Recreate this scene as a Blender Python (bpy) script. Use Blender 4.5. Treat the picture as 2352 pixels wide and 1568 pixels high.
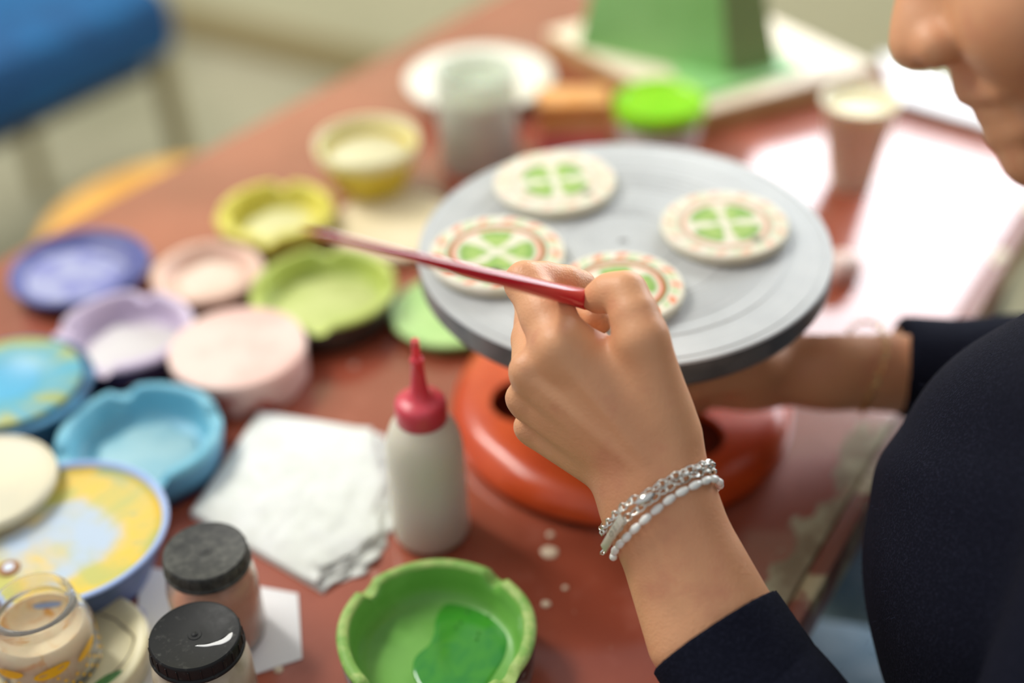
import bpy, bmesh, math, random
import numpy as np
from mathutils import Vector, Matrix
random.seed(7)
for o in list(bpy.data.objects): bpy.data.objects.remove(o)
SC = bpy.context.scene
COL = SC.collection

# ------------------------------------------------------------------ camera
PITCH, ROLL, F = math.radians(36.3), math.radians(-2.2), 3267.0     # F in pixels of the 2352x1568 frame
T = 0.75                                                            # table height
C0 = np.array([0, 0, T + .54])
_fw = np.array([0, math.cos(PITCH), -math.sin(PITCH)])
_u0 = np.array([0, math.sin(PITCH), math.cos(PITCH)]); _r0 = np.array([1., 0, 0])
_rt = _r0*math.cos(ROLL) + _u0*math.sin(ROLL)
_up = -_r0*math.sin(ROLL) + _u0*math.cos(ROLL)
cam = bpy.data.cameras.new('camera'); camo = bpy.data.objects.new('camera', cam); COL.objects.link(camo)
camo.matrix_world = Matrix(((_rt[0], _up[0], -_fw[0], C0[0]), (_rt[1], _up[1], -_fw[1], C0[1]),
                            (_rt[2], _up[2], -_fw[2], C0[2]), (0, 0, 0, 1)))
cam.sensor_width = 36; cam.lens = 36*F/2352; cam.clip_start = .02
cam.dof.use_dof = True; cam.dof.focus_distance = .622; cam.dof.aperture_fstop = 2.1
SC.camera = camo

# ------------------------------------------------------------------ light
SC.view_settings.view_transform = 'Standard'; SC.view_settings.look = 'None'
SC.view_settings.gamma = 1; SC.view_settings.use_curve_mapping = False
SC.view_settings.exposure = 0.62
W = bpy.data.worlds.new('room_light'); SC.world = W; W.use_nodes = True
W.node_tree.nodes['Background'].inputs[0].default_value = (.93, .95, 1.0, 1)
W.node_tree.nodes['Background'].inputs[1].default_value = .36
def area(name, loc, target, sx, sy, power, color):
    l = bpy.data.lights.new(name, 'AREA'); l.shape = 'RECTANGLE'; l.size = sx; l.size_y = sy
    l.energy = power; l.color = color
    o = bpy.data.objects.new(name, l); COL.objects.link(o); o.location = loc
    o.rotation_euler = (Vector(target)-Vector(loc)).to_track_quat('-Z', 'Y').to_euler()
    return o
area('ceiling_or_fill_light', (-1.15, 1.05, 2.5), (-.1, .65, .75), 1.1, .25, 13, (1, .97, .90))
area('ceiling_or_fill_light', (-1.4, 1.75, 2.4), (-.6, 2.9, .8), 1.2, .3, 32, (1, .97, .92))  # added fill lamp without a known fixture, brightens the back wall and floor

# ------------------------------------------------------------------ pixel helpers
def ray(px, py): return _fw + (px-1176)/F*_rt + (784-py)/F*_up
def Dp(px, py, d): return C0 + ray(px, py)*d                        # pixel + depth
def Pz(px, py, z):                                                  # pixel on a horizontal plane
    r = ray(px, py); return C0 + r*((z-C0[2])/r[2])
def depth(p): return float((np.asarray(p)-C0) @ _fw)
def lin(c): return tuple((v/255/12.92 if v/255 <= .04045 else ((v/255+.055)/1.055)**2.4) for v in c)

# ------------------------------------------------------------------ node helper
class E:                                                            # a socket with arithmetic
    def __init__(s, g, k): s.g, s.k = g, k
    def _m(s, op, *a): return s.g.math(op, s, *a)
    def __add__(s, o): return s._m('ADD', o)
    __radd__ = __add__
    def __sub__(s, o): return s._m('SUBTRACT', o)
    def __rsub__(s, o): return s.g.math('SUBTRACT', o, s)
    def __mul__(s, o): return s._m('MULTIPLY', o)
    __rmul__ = __mul__
    def __truediv__(s, o): return s._m('DIVIDE', o)
class G:
    def __init__(s, name):
        s.mat = bpy.data.materials.new(name); s.mat.use_nodes = True
        s.t = s.mat.node_tree; s.n = s.t.nodes; s.l = s.t.links; s.b = s.n['Principled BSDF']
    def put(s, inp, v):
        if isinstance(v, E): s.l.new(v.k, inp)
        elif v is not None:
            if isinstance(v, (tuple, list)) and len(v) == 3 and inp.type == 'RGBA': v = (*v, 1)
            inp.default_value = v
    def node(s, typ, ins=None, out=0, **props):
        n = s.n.new(typ)
        for k, v in props.items(): setattr(n, k, v)
        for k, v in (ins or {}).items(): s.put(n.inputs[k], v)
        return E(s, n.outputs[out])
    def math(s, op, *a):
        return s.node('ShaderNodeMath', {i: x for i, x in enumerate(a)}, operation=op)
    def obj(s): return s.node('ShaderNodeTexCoord', out=3)
    def xyz(s, v=None):
        n = s.n.new('ShaderNodeSeparateXYZ'); s.put(n.inputs[0], v or s.obj())
        return [E(s, n.outputs[i]) for i in range(3)]
    def vec(s, x, y, z): return s.node('ShaderNodeCombineXYZ', {0: x, 1: y, 2: z})
    def noise(s, scale, detail=3, rough=.55, vec=None, dist=0):
        return s.node('ShaderNodeTexNoise', {'Vector': vec or s.obj(), 'Scale': scale, 'Detail': detail, 'Roughness': rough, 'Distortion': dist})
    def voro(s, scale, vec=None): return s.node('ShaderNodeTexVoronoi', {'Vector': vec or s.obj(), 'Scale': scale})
    def step(s, v, a, b):                                           # smoothstep a..b
        return s.node('ShaderNodeMapRange', {0: v, 1: a, 2: b, 3: 0., 4: 1.}, interpolation_type='SMOOTHSTEP')
    def mix(s, f, a, b):
        n = s.n.new('ShaderNodeMix'); n.data_type = 'RGBA'
        s.put(n.inputs[0], f); s.put(n.inputs[6], a); s.put(n.inputs[7], b)
        return E(s, n.outputs[2])
    def bump(s, h, strength=.3, dist=.001):
        s.put(s.b.inputs['Normal'], s.node('ShaderNodeBump', {'Strength': strength, 'Distance': dist, 'Height': h}))
    def set(s, **k):
        names = dict(col='Base Color', rough='Roughness', metal='Metallic', spec='Specular IOR Level', trans='Transmission Weight',
                     ior='IOR', sss='Subsurface Weight', coat='Coat Weight', coatr='Coat Roughness', sheen='Sheen Weight',
                     emit='Emission Color', estr='Emission Strength', alpha='Alpha', aniso='Anisotropic')
        for a, v in k.items(): s.put(s.b.inputs[names[a]], v)
        return s
def M(name, c1, c2=None, scale=40, rough=.5, bump=0, bscale=None, lo=.4, hi=.62, **k):
    g = G(name); col = lin(c1)
    if c2 is not None: col = g.mix(g.step(g.noise(scale, 4), lo, hi), lin(c1), lin(c2))
    g.set(col=col, rough=rough, **k)
    if bump: g.bump(g.noise(bscale or scale*4, 4), bump, .001)
    return g.mat

# ------------------------------------------------------------------ object helpers
def thing(name, loc, label, cat, group=None, rot=0):
    o = bpy.data.objects.new(name, None); COL.objects.link(o); o.location = tuple(loc); o.rotation_euler = (0, 0, rot)
    o.empty_display_size = .02
    o['label'] = label; o['category'] = cat
    if group: o['group'] = group
    return o
def tag(o, label, cat, group=None):
    o['label'] = label; o['category'] = cat
    if group: o['group'] = group
    return o
def obj(name, me, mats, parent=None, loc=None, smooth=True, sharp=40):
    o = bpy.data.objects.new(name, me); COL.objects.link(o)
    if mats is not None and not len(me.materials):
        for m in (mats if isinstance(mats, (list, tuple)) else [mats]): me.materials.append(m)
    if smooth and len(me.polygons):
        me.polygons.foreach_set('use_smooth', [True]*len(me.polygons))
        if sharp: me.set_sharp_from_angle(angle=math.radians(sharp))
    if parent is not None: o.parent = parent
    if loc is not None: o.location = tuple(loc)
    return o
def mesh(name, v, f, mi=None):
    me = bpy.data.meshes.new(name); me.from_pydata([tuple(map(float, p)) for p in v], [], [tuple(map(int, q)) for q in f]); me.update()
    if mi is not None: me.polygons.foreach_set('material_index', np.asarray(mi, dtype=np.int32))
    return me
def lathe(prof, segs=72, mi=None, warp=None, name='lathe'):
    """prof: list of (r, z); r = 0 ends are capped with a pole. mi: material index per profile segment."""
    v, rings = [], []
    for r, z in prof:
        if r < 1e-7: rings.append([len(v)]); v.append((0, 0, z))
        else:
            rings.append(list(range(len(v), len(v)+segs)))
            v += [(r*math.cos(2*math.pi*i/segs), r*math.sin(2*math.pi*i/segs), z) for i in range(segs)]
    f, m = [], []
    for s in range(len(prof)-1):
        a, b = rings[s], rings[s+1]
        for i in range(segs):
            j = (i+1) % segs
            if len(a) == 1 and len(b) == 1: continue
            if len(a) == 1: f.append((a[0], b[j], b[i]))
            elif len(b) == 1: f.append((a[i], a[j], b[0]))
            else: f.append((a[i], a[j], b[j], b[i]))
            m.append(mi[s] if mi else 0)
    if warp: v = [warp(*p) for p in v]
    return mesh(name, v, f, m)
def rounded(r, z0, z1, b=.001, n=3):
    """closed puck profile with rounded edges, bottom pole to top pole"""
    p = [(0, z0), (r-b, z0)]
    for i in range(1, n+1): a = math.pi/2*i/n; p.append((r-b+b*math.sin(a), z0+b-b*math.cos(a)))
    for i in range(0, n+1): a = math.pi/2*i/n; p.append((r-b+b*math.cos(a), z1-b+b*math.sin(a)))
    return p + [(0, z1)]
def puck(r, z0, z1, b=.001, segs=72): return lathe(rounded(r, z0, z1, b), segs)
def prism(poly, z0, z1, bevel=0, name='prism'):
    bm = bmesh.new()
    vs = [bm.verts.new((x, y, z0)) for x, y in poly]; f = bm.faces.new(vs)
    if f.normal.z > 0: f.normal_flip()
    bm.normal_update()
    r = bmesh.ops.extrude_face_region(bm, geom=[f])
    bmesh.ops.translate(bm, vec=(0, 0, z1-z0), verts=[e for e in r['geom'] if isinstance(e, bmesh.types.BMVert)])
    bmesh.ops.recalc_face_normals(bm, faces=bm.faces)
    if bevel: bmesh.ops.bevel(bm, geom=list(bm.edges), offset=bevel, segments=2, affect='EDGES', profile=.5)
    me = bpy.data.meshes.new(name); bm.to_mesh(me); bm.free(); return me
def box(sx, sy, sz, bevel=.001, z0=0): return prism([(-sx/2, -sy/2), (sx/2, -sy/2), (sx/2, sy/2), (-sx/2, sy/2)], z0, z0+sz, bevel)
def tube(pts, radii, segs=12, closed=False, cap=True):
    pts = [np.array(p, float) for p in pts]; n = len(pts)
    if not isinstance(radii, (list, tuple, np.ndarray)): radii = [radii]*n
    v, f = [], []; ref = None
    for i, p in enumerate(pts):
        a = pts[(i-1) % n] if (closed or i > 0) else pts[i]; b = pts[(i+1) % n] if (closed or i < n-1) else pts[i]
        t = (b-a)/np.linalg.norm(b-a)
        if ref is None: ref = np.cross(t, [0, 0, 1.]) if abs(t[2]) < .9 else np.cross(t, [1., 0, 0])
        ref = ref-t*(ref @ t); ref /= np.linalg.norm(ref); bi = np.cross(t, ref)
        for k in range(segs):
            q = 2*math.pi*k/segs; v.append(p+radii[i]*(math.cos(q)*ref+math.sin(q)*bi))
    m = n if closed else n-1
    for i in range(m):
        j = (i+1) % n
        for k in range(segs): l = (k+1) % segs; f.append((i*segs+k, i*segs+l, j*segs+l, j*segs+k))
    if cap and not closed: f.append(tuple(range(segs))[::-1]); f.append(tuple((n-1)*segs+k for k in range(segs)))
    return mesh('tube', v, f)
def copy_tree(o, parent=None):
    c = o.copy(); COL.objects.link(c); c.parent = parent
    for ch in list(o.children): copy_tree(ch, c)
    return c

# ------------------------------------------------------------------ implicit surfaces
def smin(a, b, k):
    h = np.maximum(k-np.abs(a-b), 0)/k
    return np.minimum(a, b)-h*h*k*.25
def cone(P, a, b, ra, rb):
    ab = b-a; t = np.clip(((P-a) @ ab)/max(ab @ ab, 1e-12), 0, 1)
    d = P-a-t[..., None]*ab
    return np.sqrt((d*d).sum(-1))-(ra+(rb-ra)*t)
def ball(P, c, r): d = P-c; return np.sqrt((d*d).sum(-1))-r
def chain(P, pts, k):
    out = None
    for (a, ra), (b, rb) in zip(pts[:-1], pts[1:]):
        d = cone(P, a, b, ra, rb); out = d if out is None else smin(out, d, k)
    return out
def nets(fn, lo, hi, h, frame=None, smooth=1):
    """surface nets of fn over a box; frame = rows of axes for the box coordinates, relative to the camera point"""
    lo = np.array(lo, float); hi = np.array(hi, float); n = np.ceil((hi-lo)/h).astype(int)+1
    ax = [lo[i]+h*np.arange(n[i]) for i in range(3)]
    fr = np.eye(3) if frame is None else frame
    org = np.zeros(3) if frame is None else C0
    val = np.empty(n, np.float32)
    for i in range(0, n[0], 8):
        X = np.stack(np.meshgrid(ax[0][i:i+8], ax[1], ax[2], indexing='ij'), -1).reshape(-1, 3)
        val[i:i+8] = fn(org+X @ fr).reshape(-1, n[1], n[2])
    s = val < 0
    m = n-1
    acc = np.zeros((*m, 3), np.float32); cnt = np.zeros(m, np.int16)
    corners = [(0, 0, 0), (1, 0, 0), (0, 1, 0), (1, 1, 0), (0, 0, 1), (1, 0, 1), (0, 1, 1), (1, 1, 1)]
    sl = lambda c: tuple(slice(c[q], c[q]+m[q]) for q in range(3))
    for a in range(8):
        for b in range(a+1, 8):
            df = [corners[b][q]-corners[a][q] for q in range(3)]
            if sum(map(abs, df)) != 1: continue
            va, vb = val[sl(corners[a])], val[sl(corners[b])]
            x = (va < 0) != (vb < 0); t = np.where(x, va/np.where(x, va-vb, 1), 0)
            for q in range(3): acc[..., q] += np.where(x, corners[a][q]+t*df[q], 0)
            cnt += x
    act = cnt > 0; idx = np.full(m, -1, np.int64); ids = np.argwhere(act); idx[act] = np.arange(len(ids))
    v = lo+h*(ids+acc[act]/cnt[act][:, None])
    faces = []
    for q in range(3):
        u, w = (q+1) % 3, (q+2) % 3
        e = [slice(1, m[i]) for i in range(3)]; e[q] = slice(0, m[q]); e2 = list(e); e2[q] = slice(1, m[q]+1)
        A, B = s[tuple(e)], s[tuple(e2)]; x = np.argwhere(A != B); st = np.array([1, 1, 1]); st[q] = 0
        if not len(x): continue
        flip = A[tuple(x.T)]; p = x+st
        def at(du, dw):
            r = p.copy(); r[:, u] -= du; r[:, w] -= dw; return idx[tuple(r.T)]
        qd = np.stack([at(1, 1), at(0, 1), at(0, 0), at(1, 0)], 1)
        qd[~flip] = qd[~flip][:, ::-1]; faces.append(qd)
    f = np.concatenate(faces); f = f[(f >= 0).all(1)]
    for _ in range(smooth):                                         # light Laplacian pass
        sm = np.zeros_like(v); c = np.zeros(len(v))
        for i in range(4):
            for j in (1, 3): np.add.at(sm, f[:, i], v[f[:, (i+j) % 4]]); np.add.at(c, f[:, i], 1)
        v = .5*v+.5*sm/np.maximum(c, 1)[:, None]
    return org+v @ fr, f
CAMF = np.stack([_rt, _up, _fw])
def joinm(parts):
    V, Fc, n = [], [], 0
    for v, f in parts: V.append(v); Fc.append(f+n); n += len(v)
    return np.concatenate(V), np.concatenate(Fc)
def qmesh(name, v, f):
    me = bpy.data.meshes.new(name); me.vertices.add(len(v)); me.vertices.foreach_set('co', v.astype(np.float32).ravel())
    me.loops.add(f.size); me.loops.foreach_set('vertex_index', f.astype(np.int32).ravel())
    me.polygons.add(len(f)); me.polygons.foreach_set('loop_start', np.arange(0, f.size, 4, dtype=np.int32))
    me.polygons.foreach_set('loop_total', np.full(len(f), 4, np.int32)); me.update(calc_edges=True); me.validate()
    return me

# ================================================================== THE SETTING
E1 = np.array([.53, .848]); E2 = np.array([.848, -.53]); RZ = math.atan2(E2[1], E2[0])
def room(u, w): return E2*u+E1*w
g = G('floor_concrete'); n1 = g.noise(3, 5)
g.set(col=g.mix(g.step(n1, .35, .65), lin((158, 156, 132)), lin((176, 172, 148))), rough=.55); g.bump(g.noise(60, 4), .1)
fl = obj('floor', box(9, 9, .05, 0, -.05), g.mat, None, (*room(0, 0), 0)); fl.rotation_euler.z = RZ; fl['kind'] = 'structure'
WD = 2.12
g = G('wall_plaster'); g.set(col=g.mix(g.step(g.noise(2.5, 4), .3, .7), lin((196, 193, 160)), lin((205, 201, 168))), rough=.7); g.bump(g.noise(90, 3), .08)
wu0, wu1, wz0, wz1 = -.90, .95, .98, 1.83
bm = bmesh.new()
def addbox(bm, x0, x1, y0, y1, z0, z1):
    vs = [bm.verts.new(p) for p in ((x0, y0, z0), (x1, y0, z0), (x1, y1, z0), (x0, y1, z0), (x0, y0, z1), (x1, y0, z1), (x1, y1, z1), (x0, y1, z1))]
    for q in ((0, 3, 2, 1), (4, 5, 6, 7), (0, 1, 5, 4), (1, 2, 6, 5), (2, 3, 7, 6), (3, 0, 4, 7)): bm.faces.new([vs[i] for i in q])
for a in ((-4, wu0, 0, 2.7), (wu1, 4, 0, 2.7), (wu0, wu1, 0, wz0), (wu0, wu1, wz1, 2.7)): addbox(bm, a[0], a[1], 0, .16, a[2], a[3])
me = bpy.data.meshes.new('wall'); bm.to_mesh(me); bm.free()
wl = obj('wall_back', me, g.mat, None, (*room(0, WD), 0), smooth=False); wl.rotation_euler.z = RZ; wl['kind'] = 'structure'
bb = obj('baseboard_back', box(8, .015, .08, .003), M('baseboard_paint', (150, 135, 95), rough=.5), None, (*room(0, WD-.0085), 0)); bb.rotation_euler.z = RZ; bb['kind'] = 'structure'
# window in that wall: its light is what shines back from the varnished table
win = bpy.data.objects.new('window_1', None); COL.objects.link(win); win.location = (*room((wu0+wu1)/2, WD+.06), wz0); win.rotation_euler.z = RZ
win['kind'] = 'structure'; win['label'] = 'bright daylit window in the beige wall behind the table'
ww, wh = wu1-wu0, wz1-wz0
fm = M('window_paint', (235, 235, 230), rough=.4)
g = G('daylit_glass'); g.set(col=(.8, .85, .9), rough=.2, emit=(.88, .93, 1.0), estr=5.8)
for s in (-1, 1): obj('window_frame', box(.05, .06, wh, .004), fm, win, (s*(ww/2-.025), 0, 0))
for z in (0, wh-.05): obj('window_frame', box(ww-.1, .06, .05, .004), fm, win, (0, 0, z))
obj('mullion', box(.04, .05, wh-.1, .004), fm, win, (0, 0, .05))
for s in (-1, 1): obj('pane', box(ww/2-.072, .006, wh-.102, 0), g.mat, win, (s*(ww/4-.016), 0, .051))

# ================================================================== TABLE
A = np.array([.135, .481]); dR = np.array([.532, .8467]); dI = np.array([-.8467, .532])
def cross2(a, b): return a[0]*b[1]-a[1]*b[0]
def meet(p, d, q, e): t = cross2(q-p, e)/cross2(d, e); return p+d*t
Lp = np.array([-.36, .858]); Ld = np.array([.633, .774]); Ep = np.array([.335, 1.105]); Ed = np.array([-.787, .617])
R1 = meet(A, dR, Ep, Ed); L1 = meet(Lp, Ld, Ep, Ed); R0 = A-dR*.52; L0 = Lp-Ld*.55
loc = lambda p: (float((p-A) @ dR), float((p-A) @ dI))
x0, x1 = loc(R0)[0], loc(R1)[0]
tb = thing('work_table', (*A, 0), 'long red-brown painted work table with worn chipped edge, holding the paints', 'table', rot=math.atan2(dR[1], dR[0]))
g = G('red_brown_paint'); X, Y, Z = g.xyz()
n = g.noise(7, 5); n2 = g.noise(45, 4); fine = g.noise(260, 3)
col = g.mix(g.step(n, .35, .68), lin((140, 64, 42)), lin((164, 84, 58)))
col = g.mix(g.step(n2, .55, .75)*.35, col, lin((176, 104, 84)))
col = g.mix(g.step(g.voro(55), .0, .10)*0+g.step(fine, .68, .74)*.5, col, lin((190, 140, 118)))
sp = 1-g.step(g.voro(26), .045, .075)                                # old paint specks
col = g.mix(sp*g.step(g.noise(9, 2), .5, .6)*.55, col, lin((212, 186, 170)))
wn = g.noise(28, 4, .6, g.vec(X*.55, Y, Z)); lim = wn*.13-.045-g.step(X, .17, .24)*.1          # chipped paint near the sitter's edge
wear = g.step(lim-Y, -.004, .004)*g.step(Y, .004, .007)
col = g.mix(wear, col, g.mix(g.step(n2, .4, .6), lin((176, 168, 134)), lin((140, 122, 92))))
g.set(col=col, rough=g.step(n, .2, .9)*.10+.40+wear*.2, coat=1.-wear*.7, coatr=.10, spec=.3)
g.bump(n2*.6+fine*.4-wear*1.5, .12, .0006)
top = [(x0, .011), (x1, .011), loc(L1), loc(L0)]
obj('tabletop', prism(top, T-.028, T, .0015), g.mat, tb)
obj('edge_strip', prism([(x0, 0), (x1, 0), (x1, .0098), (x0, .0098)], T-.03, T+.0006, .0012),
    M('edge_wood', (128, 66, 44), (186, 172, 130), 30, .45, .2, lo=.5, hi=.62), tb)
lm = M('table_leg_steel', (70, 72, 76), rough=.4, metal=.6)
cx, cy = np.mean([p[0] for p in top]), np.mean([p[1] for p in top])
ins = [(a+(cx-a)*.12, b+(cy-b)*.12) for a, b in top]
for i in range(4):
    (a, b), (c, d) = ins[i], ins[(i+1) % 4]
    obj('leg', box(.045, .045, T-.0285, .003), lm, tb, (a, b, 0))
    q = math.atan2(d-b, c-a); ln = math.hypot(c-a, d-b)-.05
    ap = obj('apron', box(ln, .02, .07, .002, T-.0985), lm, tb, ((a+c)/2, (b+d)/2, 0)); ap.rotation_euler.z = q

# ================================================================== DISHES
def geo(px, py, hw, h):
    p = Pz(px, py, T+h); return p[:2], hw*depth(p)/F
def notch_warp(zr, notches, w=.13, dep=.006, zmin=.006):
    def f(x, y, z):
        if z > zmin:
            a = math.atan2(y, x)
            for q in notches:
                d = (a-q+math.pi) % (2*math.pi)-math.pi
                z = min(z, max(zmin, zr-dep*math.exp(-(d/w)**4)+ (0 if abs(d) > w*1.6 else 0)))
        return x, y, z
    return f
def wob(seed, amp):
    r = random.Random(seed); ph = [(r.uniform(0, 6.3), k, r.uniform(.3, 1)) for k in (2, 3, 5, 9)]
    return lambda a: 1+amp*sum(w*math.sin(k*a+p) for p, k, w in ph)
def dish(name, px, py, hw, h, inside, outside, label, cat, wall=.006, floor=.006, notches=(), paint=None, taper=.92, z0=0, seed=0, group=None, rimcol=None, ndep=.006, nw=.14):
    (x, y), r = geo(px, py, hw, h+z0)
    t = thing(name, (x, y, T+z0), label, cat, group)
    rb = r*taper; b = wall*.45
    prof = [(0, 0), (rb*.9, 0), (rb, .001), (rb+(r-rb)*.5, h*.5), (r, h-b)]
    prof += [(r-b+b*math.cos(q), h-b+b*math.sin(q)) for q in (.5, 1.1, 1.57)]
    prof += [(r-wall+b*.3, h), (r-wall, h-b*.6), (r-wall-.001, (h+floor)/2), (r-wall-.003, floor+.002), (r-wall-.007, floor), (r*.45, floor-.0004), (0, floor-.0004)]
    mi = [0, 0, 0, 0, 1, 1, 1, 1, 1, 2, 2, 2, 2, 2]
    wf = wob(seed, .006)
    nf = notch_warp(h, notches, nw, ndep, floor+.001)
    def warp(X, Y, Z):
        X, Y, Z = nf(X, Y, Z); k = wf(math.atan2(Y, X)); return X*k, Y*k, Z
    me = lathe(prof, 128, mi, warp)
    obj('body', me, [outside, rimcol or inside, inside], t, sharp=0)
    if paint:
        pm, pr, ph, (ox, oy) = paint; wf2 = wob(seed+5, .05)
        pme = lathe([(0, -.0003), (pr*.98, -.0003), (pr, .0002), (pr*.93, ph*.8), (pr*.8, ph), (0, ph)], 72, None,
                    lambda X, Y, Z: (X*wf2(math.atan2(Y, X)), Y*wf2(math.atan2(Y, X)), Z))
        obj('paint', pme, pm, t, (ox, oy, floor), sharp=0)
    return t, (x, y), r
def glaze(name, c1, c2, scale=35, rough=.45): return M(name, c1, c2, scale, rough, .15, scale*3)
d90 = lambda a: [math.radians(a+90*i) for i in range(4)]
dark = M('dark_tin', (40, 34, 30), (70, 62, 52), 60, .5)
navy = M('navy_tin', (38, 40, 66), (58, 58, 92), 60, .5)
# yellow dish, lime dish, green plate, blue plate, peach dish, lavender dish, pink tin, blue dish
YL = glaze('yellow_glaze', (222, 212, 92), (208, 198, 84)); YP = glaze('pale_yellow_paint', (220, 217, 164), (210, 207, 148))
dish('glaze_dish', 631, 478, 136, .024, YL, glaze('yellow_outside', (196, 184, 60), (170, 160, 50)), 'bright yellow dish of pale yellow glaze behind the lime green dish', 'dish',
     wall=.008, notches=d90(-92), paint=(YP, .026, .004, (.001, -.002)), seed=1)
LM = glaze('lime_glaze', (190, 202, 100), (178, 194, 96)); LP = glaze('lime_paint', (194, 202, 130), (184, 194, 118))
dish('glaze_dish', 741, 655, 169, .024, LM, dark, 'lime green notched dish beside the turntable under the brush handle', 'dish', wall=.006, notches=d90(-88),
     paint=(LP, .037, .003, (.002, -.001)), seed=2)
GP = glaze('soft_green_glaze', (176, 210, 134), (164, 202, 124))
dish('glaze_plate', 1042, 708, 146, .010, GP, glaze('green_plate_outside', (112, 160, 84), (96, 140, 72)), 'flat soft green plate half under the turntable head', 'plate', wall=.004, floor=.007, taper=.9, seed=3)
BL = glaze('violet_blue_glaze', (88, 94, 154), (76, 82, 142)); BP = glaze('worn_blue_paint', (164, 168, 196), (120, 124, 180), 50)
dish('glaze_plate', 182, 608, 160, .014, BL, navy, 'violet blue shallow plate nearest the yellow stool', 'plate', wall=.006, floor=.007, taper=.86, paint=(BP, .036, .0012, (-.006, -.006)), seed=4)
PE = glaze('peach_glaze', (226, 190, 170), (214, 176, 156)); PP = glaze('pale_peach_paint', (226, 204, 186), (218, 194, 174))
dish('glaze_dish', 475, 618, 130, .020, PE, glaze('tan_outside', (168, 146, 116), (150, 128, 100)), 'small peach dish between the violet blue plate and lime dish', 'dish', wall=.009, floor=.010, paint=(PP, .024, .004, (.003, -.003)), seed=5)
LV = glaze('lavender_glaze', (206, 190, 210), (196, 180, 204)); LVP = glaze('pale_grey_paint', (206, 202, 200), (200, 194, 196))
dish('glaze_dish', 283, 752, 160, .024, LV, navy, 'lavender notched dish with pale grey glaze and navy outside', 'dish', wall=.007, notches=d90(-97), paint=(LVP, .032, .006, (.006, -.007)), seed=6)
CY = glaze('cyan_glaze', (126, 190, 208), (104, 176, 200)); CP = glaze('pale_cyan_paint', (150, 192, 200), (136, 184, 196))
blueout = G('blue_tin'); _, _, Zb = blueout.xyz()
blueout.set(col=blueout.mix(blueout.step(Zb+blueout.noise(60, 3)*.006, .006, .014), lin((28, 32, 78)), lin((84, 148, 184))), rough=.4)
dish('glaze_dish', 318, 990, 191, .026, CY, blueout.mat, 'sky blue notched dish with dark blue foot beside the white napkin', 'dish', wall=.007, notches=d90(112), paint=(CP, .031, .004, (.003, -.003)), seed=7)

# pink round tin with a flat painted lid
(x, y), r = geo(544, 793, 157, .026)
t = thing('paint_tin', (x, y, T), 'round tin with flat pale pink top and red stained side', 'tin')
g = G('pink_tin_side'); g.set(col=g.mix(g.step(g.noise(42, 4)+g.xyz()[2]*9, .52, .68), lin((150, 58, 40)), lin((206, 168, 158))), rough=.45)
obj('body', puck(r*.985, 0, .021, .0015), g.mat, t)
PK = glaze('pink_paint', (232, 204, 192), (226, 186, 174), 22)
obj('lid', lathe([(0, .021), (r, .021), (r+.0003, .022), (r, .0253), (r-.002, .026), (r-.006, .0256), (r*.5, .0252), (0, .0254)], 96), PK, t)

# blue tin with stained lid
(x, y), r = geo(18, 872, 165, .034)
t = thing('paint_tin', (x, y, T), 'turquoise tin with yellow-smeared lid at the left edge of photo', 'tin')
obj('body', lathe([(0, 0), (r*.96, 0), (r*.98, .002), (r*1.0, .024), (r*1.13, .027), (r*1.16, .0285), (r*1.15, .030), (r*1.04, .0300), (0, .0300)], 96),
    M('deep_blue_tin', (24, 72, 108), (60, 122, 156), 40, .4), t)
g = G('smeared_turquoise'); X, Y, Z = g.xyz(); rad = g.math('SQRT', X*X+Y*Y)
col = g.mix(g.step(g.noise(22, 5, .65, None, .8), .45, .62)*g.step(rad, .018, .03), lin((88, 162, 180)), lin((160, 168, 92)))
col = g.mix(1-g.step(rad, .0178, .0188), col, lin((80, 164, 198)))
g.set(col=col, rough=.42); g.bump(g.noise(120, 4), .15)
obj('lid', lathe([(0, .030), (r*.985, .030), (r, .0308), (r, .0332), (r-.002, .034), (.021, .034), (.0195, .0332), (0, .0332)], 96), g.mat, t)

# wide blue plate with yellow paint
(x, y), r = geo(142, 1214, 243, .034)
t = thing('palette_plate', (x, y, T), 'wide pale blue plate smeared with yellow paint under the cream disc', 'plate')
PL = (x, y, r)
g = G('smeared_yellow'); X, Y, Z = g.xyz(); rad = g.math('SQRT', X*X+Y*Y)
n = g.noise(16, 5, .6, None, 1.2)
core = 1-g.step(g.math('SQRT', (X+.004)*(X+.004)*.8+(Y+.004)*(Y+.004))+n*.03, .038, .048)
col = g.mix(g.step(n, .40, .58), lin((226, 190, 62)), lin((186, 184, 96)))
col = g.mix(g.step(g.noise(26, 4, .6, None, 2), .56, .68)*.6, col, lin((150, 176, 130)))
col = g.mix(core*g.step(g.noise(20, 4), .30, .55), col, lin((176, 194, 212)))
g.set(col=col, rough=.5); g.bump(g.noise(90, 4), .2)
bo = M('blue_plate_outside', (60, 88, 130), (90, 112, 168), 40, .45)
obj('body', lathe([(0, 0), (r*.72, 0), (r*.74, .002), (r*.90, .022), (r*.985, .031), (r, .0332), (r-.001, .0342), (r-.003, .0343), (r*.93, .0318), (r*.8, .0300), (0, .0296)], 128,
    [0, 0, 0, 0, 0, 1, 1, 1, 2, 2]), [bo, M('pale_blue_rim', (168, 190, 232), (150, 176, 224), 30, .4), g.mat], t, sharp=0)
e = Pz(20, 1302, T+.031)
eye = obj('painted_ring', lathe([(0, 0), (.0056, 0), (.0052, .0006), (.0028, .0007), (.0026, .0012), (0, .0012)], 32, [0, 0, 0, 1, 1]),
          [M('brown_paint', (150, 98, 40)), M('ice_white_paint', (214, 224, 240))], t, (e[0]-x, e[1]-y, .0303))

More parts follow.
